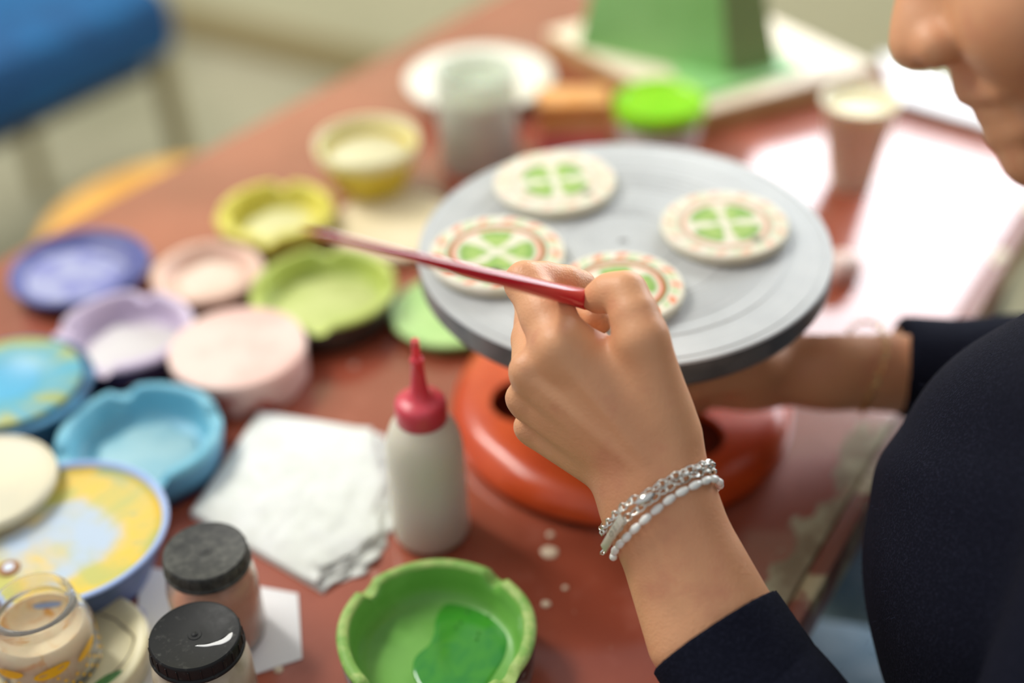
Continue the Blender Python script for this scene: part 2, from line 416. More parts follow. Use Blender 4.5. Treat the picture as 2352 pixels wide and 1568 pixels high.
# cream disc resting on the plate's rim
(cx_, cy_), r = geo(-47, 1098, 172, .042)
d = obj('cream_disc', lathe(rounded(r, 0, .006, .0025)[:-1]+[(r*.94, .0055), (r*.9, .0048), (0, .0046)], 96),
        glaze('cream_glaze', (218, 208, 176), (204, 198, 172), 18), None, (cx_, cy_, T+.0344))
tag(d, 'plain cream round disc lying on the yellow smeared plate', 'disc')

# cream plate with drawn leaf, carrying the glass jar
(x, y), r = geo(150, 1490, 190, .016)
PX, PY = x, y
g = G('drawn_cream_plate'); X, Y, Z = g.xyz(); rad = g.math('SQRT', X*X+Y*Y); ang = g.math('ARCTAN2', Y, X)
wav = g.noise(30, 2)*.012-.006
line = 1-g.step(g.math('ABSOLUTE', rad-(g.math('SINE', ang*3+.9)*.0035+.0285)-wav), .0003, .0009)
line = line*g.step(ang, -1.4, -1.2)*(1-g.step(ang, 1.1, 1.25))
col = g.mix(g.step(g.noise(20, 3), .4, .7), lin((226, 217, 176)), lin((216, 209, 172)))
col = g.mix(line*.8, col, lin((92, 74, 46)))
g.set(col=col, rough=.3, coat=.3); 
t = thing('drawn_plate', (x, y, T), 'cream plate with brown drawn outline and green leaf under the glass jar', 'plate')
obj('body', lathe([(0, 0), (r*.9, 0), (r*.96, .002), (r*.985, .010), (r, .014), (r-.001, .0155), (r-.003, .016), (r*.80, .0140), (r*.72, .0122), (0, .0118)], 128), g.mat, t, sharp=0)
lf = Pz(258, 1556, T+.014)
lv, lfc = [], []
for i in range(9):
    u = i/8; wdt = .0032*math.sin(math.pi*u)**.8
    for s in (-1, 0, 1): lv.append((.020*(u-.5), s*wdt, .0006+.0004*(s == 0)))
for i in range(8):
    for s in (0, 1): a = i*3+s; lfc.append((a, a+3, a+4, a+1))
l = obj('painted_leaf', mesh('leaf', lv, lfc), M('leaf_green_paint', (58, 112, 52), (90, 140, 70), 120, .4), t, (lf[0]-x, lf[1]-y, .0136)); l.rotation_euler.z = .5

# ------------------------------------------------------------------ glass jar of orange glaze
(x, y), r = geo(71, 1380, 94, .056)
glass = G('clear_glass'); glass.set(col=(.95, .94, .88), rough=.05, trans=.88, ior=1.18)
JZ = .0122
t = thing('glass_jar', (x, y, T+JZ), 'open glass jar with yellow dots and orange glaze residue', 'jar')
R_ = r*1.28; H_ = .0435
out = [(0, 0), (R_*.9, 0), (R_, .003), (R_*1.01, .012), (R_, .024), (R_*.93, .031), (r*1.02, .034), (r*1.0, .0355), (r*1.05, .0365), (r*.99, .0385), (r*1.05, .0405), (r*1.02, .0425), (r*.97, H_)]
inn = [(r*.9, H_-.001), (r*.9, .036), (r*.91, .033), (R_*.85, .029), (R_*.92, .023), (R_*.93, .006), (R_*.85, .0035), (0, .0035)]
obj('glass', lathe(out+inn, 96), glass.mat, t, sharp=0)
g = G('orange_residue'); X, Y, Z = g.xyz(); n = g.noise(70, 5, .6, None, 1)
g.set(col=g.mix(g.step(n, .50, .68), lin((240, 220, 184)), lin((226, 164, 80))), rough=.45, sss=.1); g.bump(n, .4, .002)
obj('glaze_residue', lathe([(0, .0042), (R_*.82, .0042), (R_*.915, .0065), (R_*.92, .0225), (R_*.84, .028), (R_*.80, .0282), (R_*.84, .0222), (R_*.6, .0185), (R_*.25, .0172), (0, .0175)], 72), g.mat, t, sharp=0)
dotm = M('yellow_print', (244, 190, 24), rough=.4)
dv = bpy.data.meshes.new('dot'); bm = bmesh.new(); bmesh.ops.create_circle(bm, cap_ends=True, segments=12, radius=.00085)
ex = bmesh.ops.extrude_face_region(bm, geom=bm.faces[:]); bmesh.ops.translate(bm, vec=(0, 0, .0002), verts=[v for v in ex['geom'] if isinstance(v, bmesh.types.BMVert)])
bm.to_mesh(dv); bm.free(); dv.materials.append(dotm)
for row in range(4):
    z = .0045+row*.0034
    for i in range(26):
        q = 2*math.pi*(i+.5*(row % 2))/26
        if row == 3 and i % 3: continue
        k = R_*1.014
        o = bpy.data.objects.new('printed_dot', dv); COL.objects.link(o); o.parent = t
        o.location = (k*math.cos(q), k*math.sin(q), z); o.rotation_euler = (math.pi/2, 0, q+math.pi/2)
for q, s in ((-1.15, 1.), (-.35, .8), (-2.0, .9), (.5, .8)):               # bigger yellow blots of the print
    pts = [(R_*1.016*math.cos(q+.36*s*math.cos(a)), R_*1.016*math.sin(q+.36*s*math.cos(a)), .0195+.0032*s*math.sin(a)+.0015*math.cos(a)) for a in np.linspace(0, 2*math.pi, 20, False)]
    vv = pts+[(R_*1.016*math.cos(q), R_*1.016*math.sin(q), .0195)]
    obj('printed_blot', mesh('blot', vv, [(i, (i+1) % 20, 20) for i in range(20)]), dotm, t)

# ------------------------------------------------------------------ black-lidded jars
lidm = G('black_plastic'); n = lidm.noise(300, 3); s = lidm.noise(35, 5, .7)
lidm.set(col=lidm.mix(lidm.step(n, .55, .8)*lidm.step(s, .4, .7)*.6, lin((26, 27, 27)), lin((110, 110, 104))), rough=lidm.step(s, .3, .7)*.2+.42, spec=.25); lidm.bump(n, .06)
duml = G('dusty_black_plastic'); n = duml.noise(220, 4); s = duml.noise(25, 5, .7)
duml.set(col=duml.mix(duml.step(s*.6+n*.4, .36, .62)*.75, lin((40, 41, 39)), lin((96, 96, 88))), rough=.6); duml.bump(n, .06)
frontjar = None
def black_jar(px, py, hw, H, body, powder, lid, label, fill, loose):
    (x, y), r = geo(px, py, hw, H)
    t = thing('lidded_jar', (x, y, T+.0012), label, 'jar', 'black-lidded glaze jars'); H -= .0012
    b = r*1.10; lh = .0092; sh = H-lh
    out = [(0, 0), (b*.88, 0), (b*.97, .002), (b, .006), (b, sh-.013), (b*.97, sh-.008), (b*.86, sh-.002), (r*.86, sh), (r*.86, H-.002)]
    inn = [(r*.8, H-.002), (r*.8, sh), (b*.80, sh-.003), (b*.92, sh-.009), (b*.95, sh-.014), (b*.95, .006), (b*.9, .003), (0, .003)]
    obj('body', lathe(out+inn, 96), body, t, sharp=0)
    obj('powder', lathe([(0, .0032), (b*.88, .0032), (b*.94, .0065), (b*.94, fill*.8), (b*.7, fill), (b*.3, fill*1.03), (0, fill*.98)], 72, None,
        lambda X, Y, Z: (X, Y, Z+(loose*X/b*.006 if Z > .01 else 0))), powder, t, sharp=0)
    L = obj('lid', lathe([(r*.90, sh), (r*1.03, sh), (r*1.045, sh+.0008), (r*1.03, sh+.0016), (r, sh+.002), (r, H-.0014), (r*.985, H-.0004), (r*.96, H), (r*.93, H-.0003),
                    (.0032, H-.0004), (.003, H-.0001), (.0016, H-.0001), (.0012, H+.0004), (0, H+.0005)], 96), lid, t, sharp=50)
    rib = box(.0008, .0007, .0052, .0002)
    rib.materials.append(lid)
    for i in range(24):
        q = 2*math.pi*i/24; o = bpy.data.objects.new('grip_rib', rib); COL.objects.link(o); o.parent = L
        o.location = (r*1.003*math.cos(q), r*1.003*math.sin(q), sh+.0022); o.rotation_euler.z = q+math.pi/2
    return t
jarbody = G('hazy_jar_plastic'); jarbody.set(col=lin((250, 240, 230)), rough=.18, trans=.92, ior=1.3)
jarbody2 = G('hazy_jar_plastic_dusty'); n = jarbody2.noise(60, 5); jarbody2.set(col=lin((238, 230, 212)), rough=.3, trans=jarbody2.step(n, .75, .35)*.5+.4, ior=1.3)
black_jar(470, 1263, 97, .060, jarbody.mat, M('pink_powder', (246, 192, 168), (238, 178, 152), 60, .8), duml.mat, 'black lidded jar of pink powder on the white card, dusty lid', .041, 1)
frontjar = black_jar(447, 1456, 106, .060, jarbody2.mat, M('beige_powder', (222, 208, 178), (204, 188, 156), 60, .8), lidm.mat, 'black lidded jar of beige powder with scratched lid and painted highlight streak, at the front', .044, -1)
lz = .060+T
wp = [Pz(*q, lz)[:2]-np.array(frontjar.location[:2]) for q in ((447, 1482), (470, 1480), (492, 1474), (516, 1464), (534, 1450), (530, 1466), (512, 1477), (492, 1481), (470, 1484))]
def_w = G('glint_white'); def_w.set(col=lin((230, 230, 226)), rough=.08, coat=1., metal=.0, spec=.8)  # white highlight on the jar lid, put into the colour
GLINTP = (wp, def_w.mat)
# white card under the jars
cd = [Pz(*p, T+.001)[:2] for p in ((694, 1511), (684, 1362), (600, 1330), (325, 1305), (318, 1420), (345, 1600), (480, 1568))]
cc = np.mean(cd, 0)
g = G('white_card'); X, Y, Z = g.xyz(); ln = g.math('ABSOLUTE', g.math('SQRT', (X+.045)*(X+.045)+(Y-.012)*(Y-.012))-.0075+g.noise(40, 2)*.004)
g.set(col=g.mix((1-g.step(ln, .0006, .0016))*.5, lin((232, 232, 232)), lin((120, 124, 190))), rough=.6)
cd = [Pz(*p, T+.001)[:2] for p in ((694, 1511), (684, 1362), (322, 1298), (300, 1640))]; cc = np.mean(cd, 0)
c = obj('white_card', prism([tuple(p-cc) for p in cd], 0, .0008, 0), g.mat, None, (*cc, T+.0002), smooth=False)
tag(c, 'white paper card lying under the black lidded jars', 'card')

# ------------------------------------------------------------------ folded napkin
NC = Pz(680, 1165, T)[:2]
cn = [Pz(*p, T)[:2]-NC for p in ((440, 1188), (598, 957), (882, 1004), (908, 1232), (742, 1365))]
nap = thing('paper_napkin', (*NC, T), 'folded stack of white paper napkins beside the squeeze bottle', 'napkin')
g = G('napkin_paper'); n = g.noise(55, 4); g.set(col=g.mix(g.step(n, .3, .7), lin((234, 235, 229)), lin((226, 228, 218))), rough=.9, sss=.05); g.bump(g.noise(70, 5, .6, None, .6)*.7+g.noise(400, 2)*.2, .35, .002)
from mathutils import noise as MN
NL = 6
for L in range(NL):
    n = 46; V, Fq = [], []
    k = L/(NL-1)
    poly = [np.array(p) for p in cn]
    a, b, c_, d_, e_ = poly
    # quad a-b-c-(d/e): the d-e side is the ragged open edge, upper layers set back
    back = .010*k
    for j in range(n+1):
        v = j/n
        for i in range(n+1):
            u = i/n
            p0 = a+(b-a)*u; 
            far = e_+(c_-e_)*u+(d_-(e_+c_)/2)*(.9*math.sin(math.pi*u))
            dirn = (far-p0)/np.linalg.norm(far-p0)
            rag = (MN.noise(Vector((u*7+L*3.1, L*1.7, 0)))*.006+MN.noise(Vector((u*22, L*5, 2)))*.0022)
            q = p0+(far-p0-dirn*(back+rag+.0))*v
            edge = min(u, 1-u, v, 1-v); puff = 1-math.exp(-edge*9)
            z = .0008+L*.0016*(.45+.55*puff)+.0012*puff*k*MN.noise(Vector((q[0]*55, q[1]*55, L*.3+3)))+.0012*k*puff*MN.noise(Vector((q[0]*160, q[1]*90, L*.8)))
            if v > .86: z += (v-.86)/.14*(.0018*MN.noise(Vector((u*12, L*4.4, 7)))+.0012*k)
            V.append((q[0], q[1], max(z, .0004+L*.0003)))
    for j in range(n):
        for i in range(n): s = j*(n+1)+i; Fq.append((s, s+n+1, s+n+2, s+1))
    o = obj('napkin_ply', mesh('ply', V, Fq), g.mat, nap, sharp=0)
    o.modifiers.new('thickness', 'SOLIDIFY').thickness = .0005

# ------------------------------------------------------------------ squeeze bottle
bx = Pz(992, 1222, T); t = thing('squeeze_bottle', bx, 'translucent squeeze bottle with red pointed nozzle cap', 'bottle')
r = .0205
fr = G('frosted_plastic'); fr.set(col=lin((244, 238, 218)), rough=.38, trans=.3, ior=1.3, sss=.6); fr.b.inputs['Subsurface Radius'].default_value = (.02, .018, .012)
out = [(0, .001), (r*.8, 0), (r*.93, .0012), (r*.99, .004), (r, .008), (r, .055), (r*.985, .062), (r*.93, .069), (r*.82, .0755), (r*.66, .080), (r*.6, .082), (r*.6, .086)]
inn = [(r*.54, .086), (r*.54, .081), (r*.76, .0745), (r*.88, .068), (r*.945, .061), (r*.955, .055), (r*.955, .008), (r*.9, .003), (0, .0025)]
obj('body', lathe(out+inn, 72), fr.mat, t, sharp=0)
obj('liquid', lathe([(0, .003), (r*.88, .0032), (r*.94, .008), (r*.94, .052), (0, .052)], 64), M('amber_liquid', (240, 216, 164), (232, 204, 146), 20, .3, sss=.3), t)
capm = M('red_nozzle_plastic', (212, 74, 88), (204, 62, 74), 30, .33, sss=.2)
cr = .0133
cap = obj('cap', lathe([(0, .0795), (cr*.97, .0795), (cr, .0805), (cr, .0895), (cr*.97, .0915), (cr*.86, .0930), (cr*.62, .0938), (.0058, .0955), (.0047, .098), (.0040, .104), (.0031, .116), (.0034, .1164), (.0036, .1172), (.0033, .1186),
               (.0022, .1192), (.0021, .121), (.00215, .128), (.0020, .1298), (.0013, .1300), (.0012, .126), (0, .126)], 64), capm, t, sharp=0)
# ------------------------------------------------------------------ big green notched dish in front
gi = G('grass_green_glaze'); n = gi.noise(30, 4)
gi.set(col=gi.mix(gi.step(n, .38, .62), lin((118, 178, 80)), lin((102, 164, 64))), rough=.35); gi.bump(gi.noise(120, 4), .12)
gr = G('crusted_green_rim'); n = gr.noise(90, 5, .7); gr.set(col=gr.mix(gr.step(n, .4, .62), lin((124, 172, 78)), lin((168, 194, 110))), rough=.6); gr.bump(n, .5, .0015)
go = M('black_lacquer_side', (40, 38, 38), (120, 118, 110), 70, .25, lo=.5, hi=.62)
t, (gx, gy), r = dish('glaze_dish', 1001, 1442, 231, .030, gi.mat, go, 'large grass green notched dish with wet green paint, at the front edge', 'dish', wall=.0062, floor=.009, notches=d90(49), seed=9, rimcol=gr.mat, taper=.95, ndep=.006, nw=.10)
wet = G('wet_green_paint'); n = wet.noise(50, 4, .5, None, 1.5); wet.set(col=wet.mix(wet.step(n, .35, .65), lin((64, 150, 40)), lin((44, 136, 44))), rough=.12, coat=.5)
pp = [Pz(*p, T+.0095)[:2]-np.array([gx, gy]) for p in ((1042, 1372), (1075, 1362), (1110, 1368), (1145, 1380), (1160, 1410), (1168, 1450), (1162, 1500), (1140, 1540), (1110, 1580), (1060, 1615), (1000, 1610), (960, 1570), (948, 1535), (955, 1505), (985, 1478), (997, 1450), (1000, 1420), (1015, 1392))]
def blob(poly, h, sub=4):
    P = np.array(poly); n = len(P); Q = []
    for i in range(n):
        p0, p1, p2, p3 = P[i-1], P[i], P[(i+1) % n], P[(i+2) % n]
        for k in range(sub):
            s = k/sub; Q.append(.5*((2*p1)+(-p0+p2)*s+(2*p0-5*p1+4*p2-p3)*s*s+(-p0+3*p1-3*p2+p3)*s**3))
    Q = np.array(Q); c = Q.mean(0); m = len(Q); V, Fq = [], []
    for k, z in ((1.0, 0), (.985, h*.55), (.95, h*.9), (.85, h), (.4, h)): V += [(*(c+(q-c)*k), z) for q in Q]
    for s in range(4):
        for i in range(m): j = (i+1) % m; Fq.append((s*m+i, s*m+j, (s+1)*m+j, (s+1)*m+i))
    V.append((*c, h)); Fq += [(4*m+i, 4*m+(i+1) % m, 5*m) for i in range(m)]
    return mesh('blob', V, Fq)
obj('painted_glint', blob(GLINTP[0], .0005), GLINTP[1], frontjar, (0, 0, .0582), sharp=0)
pd = obj('wet_paint', blob(pp, .0007), wet.mat, t, (0, 0, .0087), sharp=0)
for p in ((1122, 1415), (1072, 1405), (1056, 1428), (1098, 1453), (1093, 1467), (1045, 1440)):
    q = Pz(*p, T+.0095)[:2]-np.array([gx, gy])
    obj('bubble', lathe([(.0010, 0), (.0009, .0005), (.0005, .0009), (0, .001)], 16), wet.mat, pd, (*q, .0007))
# ------------------------------------------------------------------ dried paint drops on the table
dm = M('dried_cream_paint', (222, 206, 178), (208, 188, 160), 90, .5)
for i, (p, s, w) in enumerate((((1262, 1268), 20, 'largest dried cream paint drop on the table below the turntable base'), ((1254, 1387), 11, 'small dried cream paint drop beside the big green dish'),
                  ((1264, 1228), 9, 'small dried paint drop just under the orange base edge'), ((1298, 1350), 7, 'tiny dried paint drop between base and forearm'),
                  ((640, 1538), 11, 'dried paint speck on the table below the white card'))):
    q = Pz(*p, T); rr = s*depth(q)/F
    o = obj('paint_drop', lathe([(0, 0), (rr, 0), (rr*.93, .0003), (rr*.6, .0006), (0, .0007)], 24, None, lambda X, Y, Z, f=wob(i+40, .05): (X*f(math.atan2(Y, X)), Y*f(math.atan2(Y, X)), Z)), dm, None, (q[0], q[1], T+.0001), sharp=0)
    tag(o, w, 'paint drop', 'dried paint drops')

# ================================================================== TURNTABLE (banding wheel)
WX, WY, WT, WR = .063, .657, .122, .1125
wh_ = thing('banding_wheel', (WX, WY, T), 'grey metal pottery turntable on an orange cast base holding four painted coasters', 'turntable')
g = G('turned_aluminium'); X, Y, Z = g.xyz(); rad = g.math('SQRT', X*X+Y*Y)
rings = g.noise(1, 4, .7, g.vec(rad*900, 0, 0)); cl = g.noise(14, 4)
g.set(col=g.mix(g.step(rings*.5+cl*.5, .35, .65), lin((172, 175, 175)), lin((200, 202, 200))), metal=.15, spec=.35, rough=g.step(cl, .3, .7)*.12+.48)
g.bump(rings, .12, .0004)
side = M('wheel_side_steel', (128, 128, 126), (104, 105, 106), 40, .45, metal=.35)
prof = [(0, WT-.0165), (WR-.004, WT-.0165), (WR-.0015, WT-.0155), (WR, WT-.013), (WR, WT-.0012), (WR-.0008, WT-.0002), (WR-.0018, WT)]
mi = [1, 1, 1, 1, 0, 0]
for k in (.96, .80, .70, .655, .61, .565, .52, .30, .26):
    rr = WR*k; prof += [(rr+.0008, WT), (rr+.0003, WT-.0005), (rr-.0003, WT-.0005), (rr-.0008, WT)]; mi += [0, 0, 0, 0]
prof += [(.003, WT), (.0028, WT-.001), (0, WT-.001)]; mi += [0, 0, 0]
obj('wheel_head', lathe(prof, 160, mi[:len(prof)-1]), [g.mat, side], wh_, sharp=30)
org = G('orange_enamel'); n = org.noise(25, 5, .6); X, Y, Z = org.xyz()
chip = org.step(org.noise(55, 3, .5), .70, .735)
org.set(col=org.mix(chip, org.mix(org.step(n, .35, .7), lin((212, 84, 34)), lin((196, 70, 28))), lin((190, 190, 186))), rough=.3, coat=.2); org.bump(n, .05)
bprof = [(.013, .108), (.013, .06), (.0165, .058), (.019, .040), (.024, .030), (.034, .0245), (.060, .0225), (.078, .0220), (.088, .0215), (.094, .0185), (.0985, .0135), (.1005, .0085), (.1005, .0045), (.099, .0035),
         (.0965, .0035), (.095, .008), (.088, .0165), (.060, .0180), (.034, .0200), (.013, .021), (0, .021)]
me = lathe([(0, .108)]+bprof, 128)
base = obj('base', me, org.mat, wh_)
for q in (190, 306, 66):                                             # round openings cast into the base
    ct = bpy.data.objects.new('cut', puck(.0205, 0, .05, .0005, 48)); COL.objects.link(ct); ct.parent = wh_
    ct.location = (.0575*math.cos(math.radians(q)), .0575*math.sin(math.radians(q)), 0)
    md = base.modifiers.new('hole', 'BOOLEAN'); md.operation = 'DIFFERENCE'; md.object = ct; md.solver = 'EXACT'
bpy.context.view_layer.update()
bme = bpy.data.meshes.new_from_object(base.evaluated_get(bpy.context.evaluated_depsgraph_get())); base.modifiers.clear(); base.data = bme
for o in [o for o in bpy.data.objects if o.name.startswith('cut')]: bpy.data.objects.remove(o)
bme.polygons.foreach_set('use_smooth', [True]*len(bme.polygons)); bme.set_sharp_from_angle(angle=math.radians(40))
rub = M('black_rubber', (22, 20, 20), rough=.8)
for q in (250, 10, 130):
    obj('foot', puck(.008, 0, .0084, .001, 24), rub, wh_, (.0905*math.cos(math.radians(q)), .0905*math.sin(math.radians(q)), 0))
obj('shaft', lathe([(0, .1), (.009, .1), (.009, WT-.0165), (0, WT-.0165)], 32), side, wh_)

# ------------------------------------------------------------------ painted coasters
def coaster(i, px, py, hw, label, rot, ringc, ringg, strength, motif):
    z = WT+.0066; (x, y), r = geo(px, py, hw, z); r = min(r, .0385)
    g = G('painted_ceramic'); X, Y, Z = g.xyz()
    rad = g.math('SQRT', X*X+Y*Y)/r; a = g.math('ARCTAN2', Y, X)+rot
    n = g.noise(90, 3); n2 = g.noise(150, 4)
    col = g.mix(g.step(n, .35, .7), lin((228, 222, 204)), lin((218, 212, 186)))
    # border strokes
    st = g.step(g.math('SINE', a*13+rad*9+n*3), .25, .7)*g.step(rad, .77, .82)*(1-g.step(rad, .92, .96))
    col = g.mix(st*strength, col, lin((228, 118, 66)))
    st2 = g.step(g.math('SINE', a*13+rad*9+2.6+n*3), .6, .9)*g.step(rad, .77, .80)*(1-g.step(rad, .88, .93))
    col = g.mix(st2*strength*.8, col, lin((150, 196, 112)))
    wv = rad+n2*.03-.015
    def ring(c0, w): return 1-g.step(g.math('ABSOLUTE', wv-c0), w*.6, w*1.15)
    col = g.mix(ring(.715, .032)*ringg, col, lin((84, 124, 56)))
    col = g.mix(ring(.655, .036)*ringc, col, lin((208, 84, 46)))
    # four leaf lobes
    c2 = g.math('COSINE', a*2)*g.math('COSINE', a*2)
    lobe = g.step(c2+n2*.7-.35-g.math('ABSOLUTE', rad-.40)*.7, .0, .34)*(1-g.step(rad+n2*.12, .58, .66))*g.step(rad, .05, .16)
    fill = g.mix(g.step(n2, .35, .65), lin((132, 172, 84)), lin((172, 196, 112)))
    fill = g.mix(g.step(rad+n2*.2, .48, .68)*.8, fill, lin((104, 150, 66)))
    col = g.mix(lobe, col, fill)
    dot = (1-g.step(g.math('SQRT', (X-motif[0]*r)*(X-motif[0]*r)+(Y-motif[1]*r)*(Y-motif[1]*r))/r, .05, .12))
    col = g.mix(dot*.8, col, lin((70, 104, 74)))
    g.set(col=col, rough=.7, spec=.2)
    g.bump(n2, .08)
    o = obj('painted_coaster', lathe([(0, 0), (r*.93, 0), (r*.965, .0008), (r, .0042), (r*.995, .0058), (r*.975, .0065), (r*.94, .0066), (0, .0064)], 96), g.mat, None, (x, y, T+WT+.0001), sharp=0)
    tag(o, label, 'coaster', 'painted round coasters')
coaster(0, 1141, 577, 157, 'round leaf painted coaster behind the brush handle, left on the turntable', math.radians(0), .9, .85, .75, (-.02, -.50))
coaster(1, 1274, 413, 141, 'palest leaf painted coaster with faint ring, farthest back on the turntable', math.radians(38), .22, .15, .3, (.5, -.45))
coaster(2, 1665, 512, 147, 'leaf painted coaster with partly painted orange ring, right on the turntable', math.radians(40), .55, .4, .4, (.42, -.5))
coaster(3, 1424, 657, 149, 'leaf painted coaster half hidden behind the hand holding the brush', math.radians(-6), .95, .95, .85, (.42, -.52))

# ================================================================== THINGS AT THE BACK OF THE TABLE
# pale yellow bowl
(x, y), r = geo(843, 322, 121, .045)
t = thing('glaze_bowl', (x, y, T), 'small yellow bowl filled with cream glaze, left of the cloudy glass jar', 'bowl')
obj('body', lathe([(0, 0), (r*.55, 0), (r*.6, .002), (r*.8, .02), (r*.95, .038), (r, .0435), (r*.985, .045), (r*.95, .0445), (r*.9, .038), (r*.75, .02), (0, .008)], 80), M('yellow_bowl_glaze', (226, 204, 60), (214, 190, 52), 20, .35), t, sharp=0)
obj('rim_glaze', lathe([(r*.985, .0375), (r*1.005, .0436), (r*.988, .0456), (r*.945, .0450), (r*.895, .038)], 80), M('cream_rim', (230, 224, 178), rough=.4), t, sharp=0)
obj('paint', lathe([(0, .031), (r*.865, .031), (r*.80, .0335), (0, .034)], 64), M('cream_paint', (214, 208, 170), (220, 214, 180), 40, .5), t, sharp=0)
# beige round bat
(x, y), r = geo(905, 512, 150, .008)
o = obj('plaster_bat', puck(r, 0, .008, .002), M('beige_plaster', (220, 204, 164), (232, 216, 180), 25, .7, lo=.35, hi=.7), None, (x, y, T)); tag(o, 'flat beige round plaster bat beside the turntable rim', 'bat')
# white plate
(x, y), r = geo(1102, 175, 171, .014)
o = obj('white_plate', lathe([(0, 0), (r*.6, 0), (r*.65, .003), (r*.98, .012), (r, .0135), (r*.98, .0142), (r*.66, .0055), (0, .0045)], 80), M('white_glaze', (238, 236, 222), (230, 228, 212), 20, .25, coat=.4), None, (x, y, T), sharp=0)
tag(o, 'white ceramic plate behind the cloudy glass jar', 'plate')
# cloudy glass jar
(x, y), _ = geo(1102, 372, 100, .0); r = .0305
t = thing('water_jar', (x, y, T), 'tall glass jar of cloudy grey green water on the table', 'jar')
H_ = .078
wj = G('cloudy_glass'); wj.set(col=(.88, .92, .82), rough=.08, trans=.5, ior=1.3)
obj('glass', lathe([(0, 0), (r*.9, 0), (r, .004), (r, .066), (r*.97, .071), (r*1.0, .074), (r, H_), (r*.93, H_), (r*.93, .072), (r*.94, .066), (r*.94, .006), (0, .005)], 72), wj.mat, t, sharp=0)
g = G('cloudy_water'); X, Y, Z = g.xyz()
g.set(col=g.mix(g.step(Z+g.noise(40, 3)*.012, .010, .026), lin((146, 178, 116)), lin((222, 228, 204))), rough=.25, sss=.3)
obj('cloudy_water', lathe([(0, .0055), (r*.9, .0058), (r*.935, .008), (r*.935, .060), (0, .060)], 64), g.mat, t)
# stacked boxes
b0 = Pz(1318, 335, T); b0 = np.array([b0[0], b0[1]])
ob = thing('clay_block', (*b0, T), 'red oblong block at the bottom of the stack by the lime tub', 'block'); ob.rotation_euler.z = .02
obj('body', box(.056, .036, .017, .002), M('red_block', (238, 112, 108), (242, 130, 122), 30, .5), ob)
obj('top_label', box(.050, .030, .0006, .0002, .017), M('pink_label', (224, 120, 128), rough=.5), ob)
o2 = thing('clay_block', (b0[0], b0[1]+.002, T+.0177), 'orange oblong block stacked on the red block', 'block'); o2.rotation_euler.z = -.03
obj('body', box(.055, .034, .026, .003), M('orange_block', (236, 166, 92), (240, 184, 126), 30, .5), o2)
obj('wrapper_band', box(.0556, .0346, .008, .001, .016), M('ochre_wrap', (206, 124, 44), rough=.4), o2)
# lime lidded tub
(x, y), r = geo(1516, 225, 106, .046)
t = thing('lidded_tub', (x, y, T), 'small clear tub with bright lime green lid', 'tub')
tubm = G('clear_tub'); tubm.set(col=lin((240, 226, 220)), rough=.2, trans=.45, ior=1.3)
obj('body', lathe([(0, 0), (r*.8, 0), (r*.82, .002), (r*.95, .036), (r*.9, .036), (r*.78, .003), (0, .0025)], 64), tubm.mat, t, sharp=0)
obj('contents', lathe([(0, .003), (r*.76, .0032), (r*.84, .022), (0, .022)], 48), M('pinkish_slip', (224, 206, 196), rough=.6), t)
obj('lid', lathe([(r*.93, .034), (r*1.0, .034), (r*1.01, .035), (r, .0445), (r*.97, .046), (r*.9, .0452), (r*.84, .043), (0, .043)], 72), M('lime_lid', (132, 208, 24), (150, 218, 40), 20, .35, sss=.15), t)
# wooden board with green case
zb = T+.019
Lc, Fc_, Rc = [Pz(*p, zb)[:2] for p in ((1255, 70), (1600, 262), (2010, 150))]
Bc = Lc+Rc-Fc_; bc = (Lc+Rc)/2
o = thing('drawing_board', (*bc, T), 'thick cream wooden board lying at the far end of the table', 'board')
obj('panel', prism([tuple(p-bc) for p in (Lc, Fc_, Rc, Bc)], .0155, .019, .0008), M('cream_board', (240, 226, 200), (234, 218, 190), 14, .5), o)
obj('edge_frame', prism([tuple((p-bc)*.995) for p in (Lc, Fc_, Rc, Bc)], 0, .0155, .001), M('tan_wood', (206, 172, 118), (190, 152, 98), 30, .5), o)
gp = Pz(1545, 170, zb)[:2]
t = thing('green_case', (*gp, zb), 'tall green folded paper case standing on the cream board', 'case')
G1 = M('green_paper', (136, 192, 116), (124, 182, 104), 12, .55)
G2 = M('darker_olive_side', (116, 140, 84), rough=.55)  # one side face in a darker, more olive green
fa, fb = Pz(1325, 108, zb)[:2]-gp, Pz(1672, 185, zb)[:2]-gp
fcn = Pz(1790, 160, zb)[:2]-gp; fd = fa+fcn-fb
def quadbox(b, tps, name, mat, par):
    V = [(*p, 0) for p in b]+[(*p, z) for p, z in tps]
    return obj(name, mesh(name, V, [(0, 1, 2, 3)[::-1], (4, 5, 6, 7), (0, 1, 5, 4), (1, 2, 6, 5), (2, 3, 7, 6), (3, 0, 4, 7)], None), mat, par, smooth=False)
cb = (fa+fb+fcn+fd)/4; tp = lambda p: (cb+(p-cb)*np.array([.62, .62]), .13)
V = [(*p, 0) for p in (fa, fb, fcn, fd)]+[(*tp(p)[0], .13) for p in (fa, fb, fcn, fd)]
obj('body', mesh('case', V, [(3, 2, 1, 0), (4, 5, 6, 7), (0, 1, 5, 4), (1, 2, 6, 5), (2, 3, 7, 6), (3, 0, 4, 7)], [0, 0, 0, 1, 0, 0]), [G1, G2], t, smooth=False)
mt = [Pz(*p, zb)[:2]-gp for p in ((1600, 235), (1838, 165), (1770, 110), (1540, 165))]
obj('base_flap', prism([tuple(p) for p in mt], .0001, .0035, .0005), M('green_flap', (140, 196, 122), rough=.5), t)
